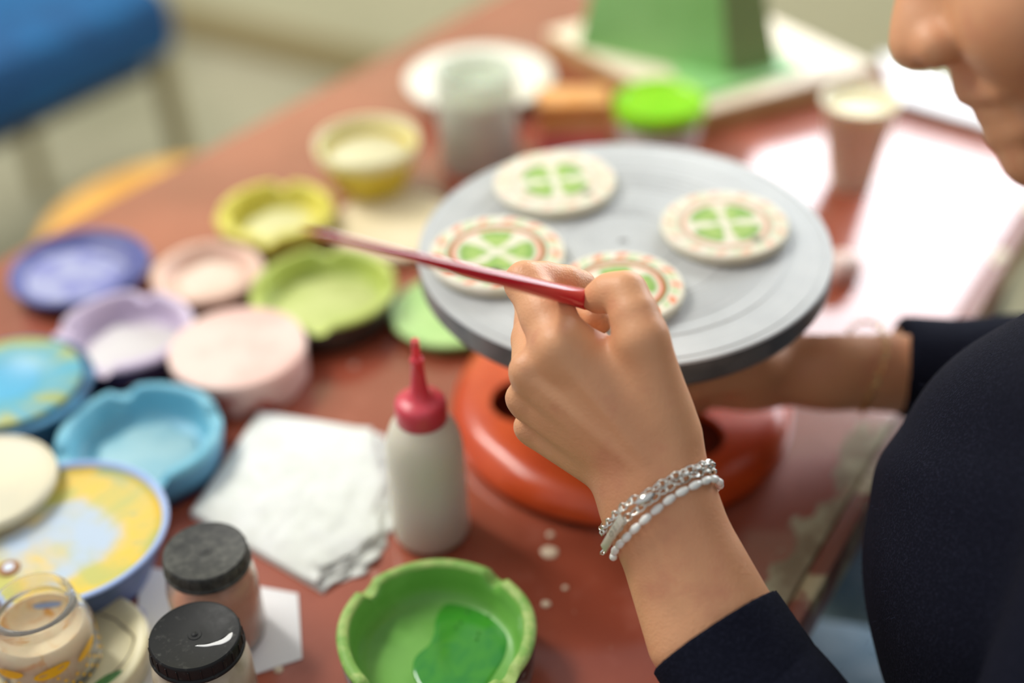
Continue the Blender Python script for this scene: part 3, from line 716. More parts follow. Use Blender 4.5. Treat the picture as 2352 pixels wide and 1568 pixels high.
# white pad at the far end
pz = T+.007; pdp = [Pz(*p, pz)[:2] for p in ((2058, 228), (2352, 312), (2420, 270), (2020, 120))]; pc = np.mean(pdp, 0)
o = thing('paper_pad', (*pc, T), 'thick white paper pad at the far right end of the table', 'pad')
WPm = M('white_paper', (246, 246, 248), rough=.5)
obj('cover_sheet', prism([tuple(p-pc) for p in pdp], .0062, .007, 0), WPm, o, smooth=False)
obj('sheet_block', prism([tuple((p-pc)*.985) for p in pdp], 0, .0062, 0), M('pad_edge_shade', (120, 112, 98), (150, 142, 124), 80, .7), o, smooth=False)  # dark shadow line below the white pad, put into the edge colour
# paper cup
cb_ = Pz(1945, 432, T); ct_, cr = geo(1982, 224, 86, .068)
t = thing('paper_cup', (*((cb_[:2]*.35+np.array(ct_)*.65)), T), 'tall paper cup of cream glaze with brown printed side, right of turntable', 'cup')
g = G('printed_cup'); X, Y, Z = g.xyz(); a = g.math('ARCTAN2', Y, X)
pr = g.step(g.noise(6, 2, .5, g.vec(a*1.4, Z*28, 0)), .48, .56); tx = g.step(g.noise(1, 2, .5, g.vec(a*40, Z*900, 0)), .5, .55)*g.step(g.math('SINE', a*2.2+.4), .2, .5)
g.set(col=g.mix(tx*.45, g.mix(pr*.75, lin((250, 243, 222)), lin((226, 216, 182))), lin((160, 150, 116))), rough=.5, sss=.6); g.b.inputs['Subsurface Radius'].default_value = (.02, .018, .014)
obj('body', lathe([(0, .002), (cr*.58, 0), (cr*.60, .001), (cr*.97, .0665), (cr*1.04, .0672), (cr*1.06, .0685), (cr*1.04, .070), (cr*.98, .0695), (cr*.93, .066), (cr*.56, .004), (0, .004)], 64), g.mat, t, sharp=0)
obj('paint', lathe([(0, .055), (cr*.87, .055), (cr*.915, .0615), (cr*.8, .0618), (0, .0615)], 48), M('cream_glaze_fill', (238, 232, 190), (232, 224, 176), 30, .4), t, sharp=0)
# small pale lump beside the turntable
q = Pz(1934, 640, T); o = obj('clay_lump', lathe([(0, 0), (.0095, 0), (.0115, .003), (.0115, .012), (.009, .017), (.004, .0185), (0, .0188)], 32, None, lambda X, Y, Z, f=wob(77, .05): (X*f(math.atan2(Y, X)), Y*f(math.atan2(Y, X)), Z)), M('pale_pink_clay', (226, 200, 190), (236, 214, 204), 60, .6), None, (q[0], q[1], T), sharp=0)
tag(o, 'small pale pink clay lump beside the right rim of the turntable', 'clay')

# ================================================================== SEATS BEYOND THE TABLE
sw = M('ochre_wood', (214, 160, 74), (196, 140, 58), 12, .5)
q = Pz(262, 470, .46)[:2]; 
t = thing('round_stool', (-.3624, 1.3745, 0), 'round ochre wooden stool pushed under the left side of the table', 'stool')
obj('seat', puck(.165, .425, .46, .008), sw, t)
for i in range(4):
    a = math.pi/4+i*math.pi/2
    obj('leg', tube([(.11*math.cos(a), .11*math.sin(a), .428), (.145*math.cos(a), .145*math.sin(a), 0)], [.016, .013], 12), sw, t)
# blue chair
q = Pz(120, 70, .47)[:2]
t = thing('blue_chair', (-.82, 1.92, 0), 'deep blue chair standing by the wall in the upper left', 'chair'); t.rotation_euler.z = math.radians(50.5)
bf = M('blue_fabric', (0, 84, 134), (0, 66, 112), 9, .8, .1, 300)
st = box(.52, .50, .11, .035, .40); obj('seat', st, bf, t)
bk = box(.50, .07, .45, .03, .51); o = obj('backrest', bk, bf, t, (-.0, .225, .0)); 
cl = M('beech_leg', (150, 138, 98), rough=.5)
for sx in (-1, 1):
    for sy in (-1, 1): obj('leg', tube([(.235*sx, .21*sy, .43), (.245*sx, .225*sy, 0)], [.018, .014], 12), cl, t)
obj('underframe', box(.44, .40, .035, .004, .366), M('dark_frame', (30, 28, 26), rough=.6), t)

# ================================================================== PAINT BRUSH
tail, grip = Dp(690, 527, .475), Dp(1340, 686, .607)
u = (grip-tail)/np.linalg.norm(grip-tail); Lg = np.linalg.norm(grip-tail)
t = thing('paint_brush', tail, 'red handled paint brush held between thumb and fingers', 'brush')
g = G('red_lacquer'); g.set(col=lin((206, 26, 44)), rough=.22, coat=.6)
ss = np.linspace(0, 1, 30); rr = [max(.0008, .0016+.0030*s**1.5)*(min(1, (s*14+.15))) for s in ss]
rr = [min(q, .0047) for q in rr]; rr[-1] = .0042; rr[-2] = .0045
obj('handle', tube([u*(Lg+.008)*s for s in ss], rr, 20), g.mat, t, sharp=0)
obj('ferrule', tube([u*(Lg+.0085), u*(Lg+.012), u*(Lg+.022)], [.0042, .004, .003], 20), M('silver_ferrule', (200, 200, 200), rough=.25, metal=1), t)
obj('bristles', tube([u*(Lg+.022), u*(Lg+.028), u*(Lg+.034), u*(Lg+.040)], [.0029, .0033, .0024, .0004], 16), M('brown_bristles', (92, 60, 36), (150, 60, 40), 300, .7), t, sharp=0)

# ================================================================== THE PERSON
def D(px, py, d): return Dp(px, py, d)
KN = dict(i=(1290, 800, .597), m=(1226, 858, .606), r=(1219, 922, .619), p=(1234, 983, .634))
def left_hand(P):
    mm = .001
    k = .010
    palm = None
    def add(d, kk=k):
        nonlocal palm
        palm = d if palm is None else smin(palm, d, kk)
    # metacarpals
    cones = [((1492, 1048, .604), 12.5, KN['i'], 11.2), ((1470, 1062, .606), 12, KN['m'], 10.2), ((1452, 1078, .611), 11.5, KN['r'], 9.2), ((1440, 1098, .618), 11, KN['p'], 8.4)]
    for a, ra, b, rb in cones: add(cone(P, D(*a), D(*b), ra*mm, rb*mm), .007)
    # body of the palm, away from the camera
    for a, ra, b, rb in (((1480, 1080, .622), 13, (1310, 880, .622), 12), ((1460, 1095, .628), 12, (1270, 960, .640), 11), ((1530, 1010, .615), 14, (1420, 880, .612), 12)):
        add(cone(P, D(*a), D(*b), ra*mm, rb*mm), .012)
    # first web / dorsal interosseous
    add(cone(P, D(1352, 806, .603), D(1450, 905, .603), 9.0*mm, 12*mm), .010)
    add(cone(P, D(1420, 850, .602), D(1500, 960, .603), 10*mm, 13*mm), .010)
    # wrist and forearm: two bones side by side
    add(cone(P, D(1455, 1125, .612), D(1472, 1178, .612), 13*mm, 13*mm), .012)
    add(cone(P, D(1542, 1085, .605), D(1554, 1138, .606), 13*mm, 13*mm), .012)
    add(cone(P, D(1472, 1178, .612), D(1575, 1470, .606), 13*mm, 16.5*mm), .014)
    add(cone(P, D(1554, 1138, .606), D(1695, 1420, .603), 13*mm, 17*mm), .014)
    add(cone(P, D(1515, 1160, .612), D(1640, 1450, .608), 15.5*mm, 19*mm), .014)
    add(cone(P, D(1655, 1475, .608), D(1760, 1640, .597), 19*mm, 21*mm), .014)
    # thumb metacarpal
    add(cone(P, D(1538, 1000, .603), D(1477, 776, .590), 11.5*mm, 9.6*mm), .010)
    # thumb
    th = chain(P, [(D(1540, 985, .602), .0105), (D(1474, 776, .589), .0098), (D(1456, 722, .592), .0096), (D(1437, 673, .596), .0087), (D(1400, 672, .600), .0076), (D(1375, 683, .604), .0070)], .004)
    out = smin(palm, th, .005)
    # index
    ix = chain(P, [(D(*KN['i']), .0118), (D(1256, 724, .607), .0112), (D(1208, 649, .618), .0090), (D(1250, 645, .624), .0080), (D(1300, 650, .628), .0074), (D(1335, 655, .633), .0068)], .0035)
    out = smin(out, ix, .007)
    md = chain(P, [(D(*KN['m']), .0100), (D(1222, 780, .628), .0088), (D(1228, 695, .650), .0088), (D(1300, 712, .660), .0078), (D(1345, 722, .655), .0074), (D(1374, 735, .645), .0068)], .003)
    out = smin(out, md, .0022)
    rg = chain(P, [(D(*KN['r']), .0090), (D(1218, 855, .645), .0083), (D(1240, 780, .668), .0082), (D(1310, 775, .670), .0074), (D(1372, 790, .655), .0066)], .003)
    out = smin(out, rg, .0022)
    pk = chain(P, [(D(*KN['p']), .0082), (D(1240, 940, .655), .0073), (D(1262, 880, .672), .0070), (D(1310, 865, .672), .0064), (D(1352, 858, .662), .0058)], .003)
    out = smin(out, pk, .0022)
    # knuckle caps and tendons
    for p, r_ in (((1277, 790, .5895), 5.0), ((1204, 846, .600), 5.0), ((1188, 912, .614), 4.6), ((1206, 980, .630), 4.2)):
        out = smin(out, ball(P, D(*p), r_*mm), .006)
    for a, b in (((1300, 830, .5885), (1480, 1050, .5925)), ((1236, 880, .5975), (1455, 1065, .595)), ((1238, 945, .611), (1440, 1082, .600))):
        out = smin(out, cone(P, D(*a), D(*b), .0016, .0012), .004)
    return out
def right_arm(P):
    c = D(1470, 905, .762)
    d = cone(P, D(2100, 845, .80), D(1900, 838, .795), .026, .0235)
    d = smin(d, cone(P, D(1900, 838, .795), D(1720, 850, .79), .0235, .020), .01)
    d = smin(d, cone(P, D(1720, 835, .775), D(1590, 870, .765), .016, .012), .012)     # palm
    d = smin(d, cone(P, D(1720, 870, .795), D(1600, 890, .80), .016, .012), .012)
    for k, (a, b, c_) in enumerate((((1590, 862, .762), (1500, 872, .742), (1430, 880, .742)), ((1585, 880, .772), (1490, 892, .752), (1425, 900, .750)),
                                    ((1590, 900, .785), (1500, 915, .765), (1440, 922, .760)), ((1600, 915, .797), (1530, 930, .782), (1480, 940, .775)))):
        d = smin(d, chain(P, [(D(*a), .0092), (D(*b), .0082), (D(*c_), .0070)], .003), .003)
    d = smin(d, chain(P, [(D(1680, 830, .785), .012), (D(1590, 835, .80), .0095), (D(1520, 850, .805), .008)], .003), .006)   # thumb behind the shaft
    return d
M0 = .555
def head(P):
    f = lambda px, py, d=M0: D(px, py, d)
    d = ball(P, f(2560, -420), .088)
    d = smin(d, ball(P, f(2640, -330), .084), .03)
    d = smin(d, ball(P, f(2330, -380), .062), .04)                       # forehead
    d = smin(d, ball(P, f(2445, 92), .0375), .014)                        # maxilla
    d = smin(d, cone(P, f(2400, 335), f(2700, 90, .505), .0135, .018), .010)   # jaw, both sides
    d = smin(d, cone(P, f(2400, 335), f(2700, 90, .605), .0135, .018), .010)
    d = smin(d, cone(P, f(2550, 190), f(2700, 100), .036, .05), .014)
    for s in (-1, 1): d = smin(d, ball(P, f(2385, 20, M0+s*.030), .030), .015)   # cheeks
    d = smin(d, cone(P, f(2100, 102), f(2135, -150), .0090, .0078), .006)   # nose
    d = smin(d, cone(P, f(2150, 60), f(2210, -130), .014, .014), .010)
    for s in (-1, 1): d = smin(d, ball(P, f(2148, 106, M0+s*.0105), .0088), .004)
    d = smin(d, ball(P, f(2226, 166), .0072), .004)
    d = smin(d, cone(P, f(2233, 204), f(2305, 205, M0-.019), .0066, .0058), .0024)
    d = smin(d, cone(P, f(2233, 204), f(2305, 205, M0+.019), .0066, .0058), .0024)
    d = smin(d, cone(P, f(2274, 259), f(2335, 242, M0-.017), .0057, .005), .0016)
    d = smin(d, cone(P, f(2274, 259), f(2335, 242, M0+.017), .0057, .005), .0016)
    d = smin(d, cone(P, f(2315, 298), f(2370, 280, M0-.014), .0088, .009), .003)
    d = smin(d, cone(P, f(2315, 298), f(2370, 280, M0+.014), .0088, .009), .003)
    d = smin(d, ball(P, f(2350, 225), .016), .004)
    d = smin(d, ball(P, f(2386, 346), .0146), .004)                      # chin
    for s in (-1, 1):
        d = np.maximum(d, -ball(P, f(2122, 158, M0+s*.0065), .0036))      # nostrils
        d = np.maximum(d, -ball(P, f(2178, -160, M0+s*.032), .010))      # eye hollows
        d = smin(d, ball(P, f(2196, -150, M0+s*.031), .0115), .002)      # eyes
        d = smin(d, ball(P, f(2660, -130, M0+s*.075), .016), .006)       # ears
    d = smin(d, cone(P, f(2720, -20, .56), D(2860, 420, .62), .048, .050), .03)
    return d
CH = D(2655, 1318, .645); HIP = np.array([.47, .49, .56])
LSH, LEL = D(2900, 900, .52), D(2250, 2300, .53)
RSH, REL = D(2960, 640, .80), D(2600, 880, .80)
LH, LK, LF = np.array([.43, .41, .56]), np.array([.07, .625, .565]), np.array([.12, .60, .06])
RH, RK, RF_ = np.array([.51, .57, .56]), np.array([.16, .80, .565]), np.array([.21, .77, .06])
def trunk(P):
    d = cone(P, CH, HIP, .12, .125)
    d = smin(d, cone(P, CH, D(2990, 660, .64), .10, .06), .04)
    d = smin(d, cone(P, LSH, RSH, .05, .05), .05)
    d = smin(d, cone(P, LSH, LEL, .040, .034), .02)
    d = smin(d, cone(P, LEL, D(1760, 1640, .597), .034, .021), .01)
    d = smin(d, cone(P, RSH, REL, .040, .034), .02)
    d = smin(d, cone(P, REL, D(2100, 845, .80), .034, .025), .01)
    for a, b, c in ((LH, LK, LF), (RH, RK, RF_)):
        d = smin(d, cone(P, a, b, .075, .055), .03); d = smin(d, cone(P, b, c, .052, .036), .01)
        d = smin(d, cone(P, c+[0, 0, -.02], c+[-.13, .08, -.03], .036, .026), .02)
    return d
def bounds(pts, pad): a = np.array(pts); return a.min(0)-pad, a.max(0)+pad
def cbox(pxs):                                                           # camera-frame box from (px, py, d)
    q = np.array([[(x-1176)/F*d, (784-y)/F*d, d] for x, y, d in pxs]); return q.min(0), q.max(0)
lo, hi = cbox([(1120, 570, .56), (1880, 570, .70), (1120, 1700, .62), (1880, 1700, .56), (1400, 1000, .705)])
vh, fh = nets(left_hand, lo, hi, .00095, CAMF, 2)
lo, hi = cbox([(1380, 770, .70), (2160, 770, .85), (1380, 980, .85), (2160, 990, .72)])
va, fa_ = nets(right_arm, lo, hi, .0018, CAMF, 2)
lo, hi = cbox([(1960, -1000, .44), (3300, -1000, .67), (1960, 520, .44), (3100, 640, .70)])
vf, ff = nets(head, lo, hi, .0021, CAMF, 2)
vt, ft = nets(trunk, (-.12, .1, 0), (.75, .98, 1.22), .008, None, 2)
pv, pf = joinm([(vh, fh), (va, fa_), (vf, ff), (vt, ft)])
skin = G('skin'); n = skin.noise(60, 4); n3 = skin.noise(14, 3)
col = skin.mix(skin.step(n3, .35, .65), lin((222, 164, 120)), lin((214, 152, 110)))
col = skin.mix(skin.step(n, .5, .75)*.35, col, lin((196, 118, 92)))
skin.set(col=col, rough=.48, sss=.22, spec=.45); skin.b.inputs['Subsurface Radius'].default_value = (.010, .0045, .0025)
vo = skin.node('ShaderNodeTexVoronoi', {'Vector': skin.obj(), 'Scale': 900.}); skin.bump(vo*.5+skin.noise(420, 4, .65)*.9, .35, .0006)
person = thing('person', (HIP[0], HIP[1], 0), 'person in dark navy sweater leaning over the table, painting with the left hand', 'person')
off = np.array([HIP[0], HIP[1], 0])
obj('body', qmesh('body', pv-off, pf), skin.mat, person, sharp=0)
# thumb nail
tc, tdir = D(1385, 668, .599), D(1375, 683, .604)-D(1400, 672, .600); tdir /= np.linalg.norm(tdir)
nn = _up*.85-_fw*.35; nn = nn-tdir*(nn @ tdir); nn /= np.linalg.norm(nn); sd = np.cross(nn, tdir)
V, Fq = [], []
for i in range(7):
    for j in range(7):
        a = (j-3)/3*.95; w = .0062*(1-.15*((i-3)/3)**2)
        V.append(D(1392, 676, .602)+tdir*((i-3)/3*.006)+sd*math.sin(a)*w+nn*(math.cos(a)*w+.0008)-off)
for i in range(6):
    for j in range(6): s = i*7+j; Fq.append((s, s+1, s+8, s+7))
obj('thumb_nail', mesh('nail', V, Fq), M('nail', (226, 176, 150), rough=.25), person, sharp=0).modifiers.new('t', 'SOLIDIFY').thickness = .0004

# ------------------------------------------------------------------ clothes
CUL, CUD = D(1642, 1450, .606), D(1742, 1600, .595)
cdir = (CUD-CUL)/np.linalg.norm(CUD-CUL)
CUR = D(2062, 845, .80); crd = (REL-CUR)/np.linalg.norm(REL-CUR)
_s = _rt*.82+_up*.40; SDL = _s-cdir*(_s @ cdir); SDL /= np.linalg.norm(SDL)
def flat_sleeve(P, a, b, ra, rb, w):
    """oval sleeve: two cones set apart across the arm"""
    return smin(cone(P, a+SDL*w, b+SDL*w*.7, ra, rb), cone(P, a-SDL*w, b-SDL*w*.7, ra, rb), .02)
def sweater_fn(P):
    d = cone(P, CH, HIP+[0, 0, .02], .1305, .145)
    d = smin(d, cone(P, CH+[.04, .01, -.02], D(3020, 720, .66), .09, .07), .04)
    d = smin(d, cone(P, LSH, RSH, .062, .062), .06)
    d = smin(d, cone(P, LSH, LEL, .054, .043), .012)
    d = smin(d, cone(P, RSH, REL, .052, .043), .03)
    sl = smin(flat_sleeve(P, CUL-cdir*.02, CUL+cdir*.05, .0215, .024, .0078), cone(P, CUL+cdir*.05, LEL, .031, .043), .012)
    sl = np.maximum(sl, -((P-CUL) @ cdir)+.009)
    d = smin(d, sl, .008)
    sr = cone(P, CUR-crd*.02, REL, .0268, .040)
    sr = np.maximum(sr, -((P-CUR) @ crd))
    d = smin(d, sr, .008)
    # soft folds
    q = P @ np.array([60., 34., 48.]); w = P @ np.array([-25., 52., 70.])
    d = d+.0012*np.sin(q+1.5*np.sin(w*.7))*np.clip((P[..., 2]-.5)*3, 0, 1)
    return np.maximum(d, .50-P[..., 2])
pts = [CH-.15, CH+.15, HIP-.16, HIP+.16, LSH+.07, RSH+.07, LEL-.06, REL+.06, CUL-.035, CUR-.04]
lo, hi = bounds(pts, .02)
lo[2] = max(lo[2], .47)
vs_, fs_ = nets(sweater_fn, lo, hi, .0038, None, 2)
g = G('navy_knit'); n = g.noise(900, 3); n2 = g.noise(60, 4)
g.set(col=g.mix(g.step(n, .45, .75)*.5, lin((17, 19, 30)), lin((42, 44, 60))), rough=.95, spec=.08); g.bump(n*.7+n2*.5, .5, .0012)
sweater = obj('sweater', qmesh('sweater', vs_-off, fs_), g.mat, person, sharp=60)
# short wool fuzz standing off the knit
rg_ = np.random.default_rng(3); cen = vs_[fs_].mean(1); e_a = vs_[fs_[:, 2]]-vs_[fs_[:, 0]]; e_b = vs_[fs_[:, 3]]-vs_[fs_[:, 1]]
fn_ = np.cross(e_a, e_b); fn_ /= np.linalg.norm(fn_, axis=1)[:, None]+1e-12
vis = np.where(((C0-cen)*fn_).sum(1) > -.15)[0]; pick = rg_.choice(vis, min(14000, len(vis)*2))
c_ = cen[pick]+rg_.normal(0, .0012, (len(pick), 3)); n_ = fn_[pick]; c_ = c_-n_*.0006
dr = n_*.6+rg_.normal(0, .6, c_.shape); dr /= np.linalg.norm(dr, axis=1)[:, None]; sd_ = np.cross(dr, n_); sd_ /= np.linalg.norm(sd_, axis=1)[:, None]+1e-9
ln_ = rg_.uniform(.0010, .0024, (len(pick), 1)); w_ = .00008
fv = np.stack([c_-sd_*w_, c_+sd_*w_, c_+dr*ln_+sd_*w_*.6, c_+dr*ln_-sd_*w_*.6], 1).reshape(-1, 3)
fz = obj('wool_fuzz', qmesh('wool_fuzz', fv-off, np.arange(len(fv)).reshape(-1, 4)), M('fuzz_fibre', (46, 48, 66), rough=.9, spec=.1), sweater, smooth=False); fz['kind'] = 'stuff'
# ribbed cuffs: finer sleeve ends
def cuff_fn(P):
    d = flat_sleeve(P, CUL-cdir*.02, CUL+cdir*.05, .0240, .0258, .0070)
    rel = P-CUL; a = np.arctan2(rel @ np.cross(cdir, SDL), rel @ SDL)
    d = d-.00025*np.sin(a*80)
    return np.maximum(np.maximum(d, -(rel @ cdir)+.0), rel @ cdir-.048)
lo, hi = bounds([CUL, CUL+cdir*.05], .042)
vc, fc_ = nets(cuff_fn, lo, hi, .0011, None, 1)
obj('cuff', qmesh('cuff', vc-off, fc_), g.mat, sweater, sharp=50)
# jeans
def jeans_fn(P):
    d = cone(P, HIP+[0, 0, .02], HIP, .14, .14)
    for a, b, c in ((LH, LK, LF), (RH, RK, RF_)):
        d = smin(d, cone(P, a, b, .088, .068), .03); d = smin(d, cone(P, b, c, .064, .050), .012)
    q = P @ np.array([40., -30., 30.])
    d = d+.0025*np.sin(q*2+np.sin(P[..., 1]*40))
    return np.maximum(d, .10-P[..., 2])
lo, hi = bounds([LK, RK, HIP, LF, RF_], .17); lo[2] = .08; hi[2] = .80
vj, fj = nets(jeans_fn, lo, hi, .007, None, 2)
g2 = G('washed_denim'); n = g2.noise(30, 4); wv = g2.noise(900, 2); g2.set(col=g2.mix(g2.step(n, .35, .65), lin((132, 158, 176)), lin((164, 184, 198))), rough=.85); g2.bump(wv, .3, .001)
obj('jeans', qmesh('jeans', vj-off, fj), g2.mat, person, sharp=60)
# hair
def hair_fn(P):
    d = ball(P, D(2600, -440, M0), .104); d = smin(d, ball(P, D(2720, -300, M0), .098), .03)
    d = smin(d, cone(P, D(2780, -250, M0), D(3050, 250, .58), .07, .04), .04)
    d = smin(d, cone(P, D(2640, -350, .478), D(2660, 430, .49), .034, .028), .02)  # unseen side lock, added to shade the near cheek
    d = np.maximum(d, -cone(P, D(2170, -250, M0), D(2330, 200, M0), .085, .06))
    q = P @ np.array([300., 90., 60.]); return d+.0015*np.sin(q+2*np.sin(P[..., 2]*60))
lo, hi = bounds([D(2600, -440, M0), D(3050, 250, .58), D(2660, 430, .49)], .13)
v1, f1 = nets(hair_fn, lo, hi, .005, None, 2)
obj('hair', qmesh('hair', v1-off, f1), M('dark_hair', (40, 28, 22), (60, 42, 32), 60, .4), person, sharp=0)
# stool she sits on
t = thing('work_stool', (HIP[0], HIP[1], 0), 'round wooden stool under the seated person', 'stool')
obj('seat', puck(.17, .375, .415, .01), sw, t)
for i in range(4):
    a = i*math.pi/2+.3; obj('leg', tube([(.11*math.cos(a), .11*math.sin(a), .378), (.16*math.cos(a), .16*math.sin(a), 0)], .016, 12), sw, t)

# ------------------------------------------------------------------ bracelets on the left wrist
AX0, AX1 = np.array([1500., 1120.]), np.array([1642., 1450.]); axd = (AX1-AX0)/np.linalg.norm(AX1-AX0); axn = np.array([axd[1], -axd[0]])
def wrist_loop(front, b, hw, lift, n, clear=.0013):
    """closed loop from pixel points of its visible arc; depth follows the oval of the wrist"""
    fpx = np.array(front, float); sg = np.r_[0, np.cumsum(np.hypot(*np.diff(fpx, axis=0).T))]
    ts = np.linspace(0, sg[-1], 60); fx = np.c_[np.interp(ts, sg, fpx[:, 0]), np.interp(ts, sg, fpx[:, 1])]
    def dep(p):
        rel = p-AX0; uu = (rel @ axn)/hw; al = (rel @ axd)/359
        return .609-.004*al, math.sqrt(max(0, 1-min(1, abs(uu))**2))
    pts = []
    for p in fx: c, s = dep(p); pts.append(D(p[0], p[1], c-b*s))
    a, e = fx[-1], fx[0]
    for q in np.linspace(0, 1, 40)[1:-1]:
        p = a+(e-a)*q+axd*(-lift)*math.sin(math.pi*q); c, s = dep(p); pts.append(D(p[0], p[1], c+b*s))
    pts = np.array(pts); cl = np.r_[pts, pts[:1]]; L = np.r_[0, np.cumsum(np.linalg.norm(np.diff(cl, axis=0), axis=1))]
    for _ in range(2): cl[1:-1] = .5*cl[1:-1]+.25*(cl[:-2]+cl[2:])
    for _ in range(6):                                                   # push out of the skin
        d0 = left_hand(cl); gr_ = np.stack([left_hand(cl+np.eye(3)[i]*2e-4)-d0 for i in range(3)], -1); gr_ /= np.linalg.norm(gr_, axis=1)[:, None]+1e-9
        cl = cl+gr_*np.clip(clear-d0, 0, .004)[:, None]
        cl[1:-1] = .6*cl[1:-1]+.2*(cl[:-2]+cl[2:])
    L = np.r_[0, np.cumsum(np.linalg.norm(np.diff(cl, axis=0), axis=1))]
    t_ = np.linspace(0, L[-1], n, endpoint=False)
    return np.c_[[np.interp(t_, L, cl[:, i]) for i in range(3)]].T, L[-1]
def orient(d, upv):
    z = np.asarray(upv, float); x = d/np.linalg.norm(d); z = z-x*(z @ x); z /= np.linalg.norm(z); y = np.cross(z, x)
    return Matrix(((x[0], y[0], z[0]), (x[1], y[1], z[1]), (x[2], y[2], z[2]))).to_4x4()
silver = G('silver'); silver.set(col=lin((226, 226, 218)), metal=1, rough=.18)
pearl = G('white_shell_bead'); pearl.set(col=lin((240, 236, 226)), rough=.25, coat=.4, sss=.15)
def link_mesh(L, Wd, r):
    pts = [(L*math.cos(a)*(1 if abs(math.cos(a)) < .99 else 1), Wd*math.sin(a), .35*Wd*math.sin(2*a)) for a in np.linspace(0, 2*math.pi, 14, False)]
    me = tube(pts, r, 6, closed=True); me.materials.append(silver.mat); me.polygons.foreach_set('use_smooth', [True]*len(me.polygons)); return me
wc = D(1515, 1180, .611)
def chain_bracelet(name, label, front, b, hw, lift, L, Wd, r, cat='bracelet', n_over=.78):
    pts, tot = wrist_loop(front, b, hw, lift, 400); n = int(tot/(2*L*n_over)); lm_ = link_mesh(L, Wd, r)
    root = thing(name, wc, label, cat)
    for i in range(n):
        s = i/n*400; p = pts[int(s) % 400]; q = pts[int(s+3) % 400]; o = bpy.data.objects.new('link', lm_); COL.objects.link(o)
        o.parent = root; nv = p-wc
        m = orient(q-p, nv); m = m @ Matrix.Rotation(.55*(1 if i % 2 else -1), 4, 'X'); m.translation = Vector(p-wc); o.matrix_local = m
    return root, pts
BW = .0225
c1, pts1 = chain_bracelet('chain_bracelet', 'silver curb chain bracelet nearest the hand, with lobster clasp', ((1393, 1218), (1404, 1190), (1428, 1165), (1455, 1146), (1480, 1138), (1520, 1110), (1560, 1086), (1595, 1071), (1614, 1068), (1624, 1074)), BW, 130, 28, .0021, .00145, .00048)
cp_ = D(1483, 1143, .584)
obj('clasp', tube([(-.0045, 0, 0), (-.003, 0, .0003), (0, 0, .0006), (.003, 0, .0004), (.0045, 0, 0)], [.0009, .0018, .0021, .0016, .0007], 14), silver.mat, c1).matrix_local = (lambda m: (setattr(m, 'translation', Vector(cp_-wc)), m)[1])(orient(D(1520, 1118, .584)-D(1455, 1160, .584), -_fw))
c2, pts2 = chain_bracelet('chain_bracelet', 'silver link bracelet with engraved name plate beside the white beads', ((1388, 1262), (1400, 1242), (1437, 1190), (1462, 1172), (1490, 1152), (1520, 1130), (1560, 1104), (1590, 1090), (1615, 1082), (1630, 1086)), BW*.99, 134, 24, .0024, .0014, .00045)
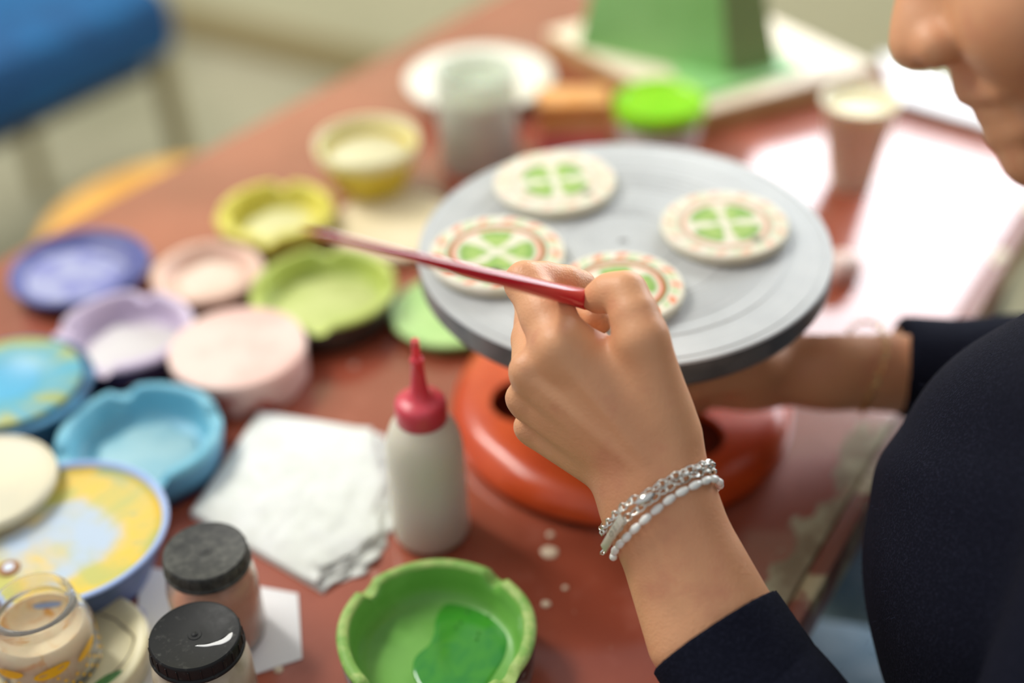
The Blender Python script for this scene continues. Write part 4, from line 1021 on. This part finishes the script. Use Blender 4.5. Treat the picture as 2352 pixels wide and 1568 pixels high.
# engraved plate
pa, pb = D(1390, 1263, .602), D(1434, 1190, .588)
pm = (pa+pb)/2; pl = np.linalg.norm(pb-pa)
nrm = -_fw*.75-_rt*.42+_up*.42
mp = orient(pb-pa, nrm); pln = obj('name_plate', box(pl, .0046, .0009, .0003), M('plate_silver', (226, 222, 204), rough=.38, metal=.9), c2)
mp.translation = Vector(pm-wc+nrm/np.linalg.norm(nrm)*.0012); pln.matrix_local = mp
eng = M('engraved_line', (120, 118, 96), rough=.5, metal=.6)
def stroke(pts): return tube([(x, y, .00095) for x, y in pts], .00012, 5)
hs = .0013
for nm, ps in (('letter_n', [(-.0046, -hs), (-.0046, hs), (-.0030, -hs), (-.0030, hs)]),
               ('heart', [(-.0002, hs*.7), (-.0009, hs), (-.0016, hs*.4), (-.0012, -hs*.4), (-.0001, -hs), (.0009, -hs*.2), (.0010, hs*.6), (.0005, hs), (-.0002, hs*.6)]),
               ('letter_s', [(.0040, hs*.8), (.0033, hs), (.0027, hs*.5), (.0033, 0), (.0040, -hs*.5), (.0034, -hs), (.0027, -hs*.8)]),
               ('engraved_bar', [(.0064, -hs*1.2), (.0064, hs*1.2)])):
    obj(nm, stroke(ps), eng, pln)
# beads
root = thing('bead_bracelet', wc, 'bracelet of white oval shell beads on the left wrist', 'bracelet')
fr_ = ((1412, 1277), (1416, 1257), (1436, 1237), (1453, 1219), (1474, 1199), (1501, 1176), (1529, 1153), (1561, 1131), (1592, 1113), (1619, 1101), (1638, 1104), (1643, 1122))
pts, tot = wrist_loop(fr_, BW+.0008, 138, 6, 600, .002)
nb = int(tot/.0062); bm_ = lathe([(0, -.0031), (.0008, -.0030), (.0014, -.0022), (.0018, 0), (.0014, .0022), (.0008, .0030), (0, .0031)], 14)
bm_.materials.append(pearl.mat); bm_.polygons.foreach_set('use_smooth', [True]*len(bm_.polygons))
for i in range(nb):
    s = int(i/nb*600); p = pts[s]; q = pts[(s+4) % 600]-pts[s-4]
    o = bpy.data.objects.new('bead', bm_); COL.objects.link(o); o.parent = root
    m = orient(q, p-wc) @ Matrix.Rotation(math.pi/2, 4, 'Y'); m.translation = Vector(p-wc); o.matrix_local = m
# thin gold chain on the other wrist
rc = D(1985, 843, .798); root = thing('chain_bracelet', rc, 'thin gold chain on the far wrist beside the turntable', 'bracelet')
gold = M('pale_gold', (222, 196, 130), rough=.25, metal=1)
ad = D(2062, 845, .80)-D(1900, 838, .795); ad /= np.linalg.norm(ad); s1 = _up-ad*(_up @ ad); s1 /= np.linalg.norm(s1); s2 = np.cross(ad, s1)
lk = tube([(.0022*math.cos(a), .0014*math.sin(a), 0) for a in np.linspace(0, 2*math.pi, 12, False)], .00045, 6, closed=True); lk.materials.append(gold)
for i in range(44):
    a = 2*math.pi*i/44; p = (s1*math.cos(a)+s2*math.sin(a))*.0252+ad*.004*math.sin(a*2)
    o = bpy.data.objects.new('link', lk); COL.objects.link(o); o.parent = root
    m = orient(-s1*math.sin(a)+s2*math.cos(a), p) @ Matrix.Rotation(.6*(1 if i % 2 else -1), 4, 'X'); m.translation = Vector(p); o.matrix_local = m
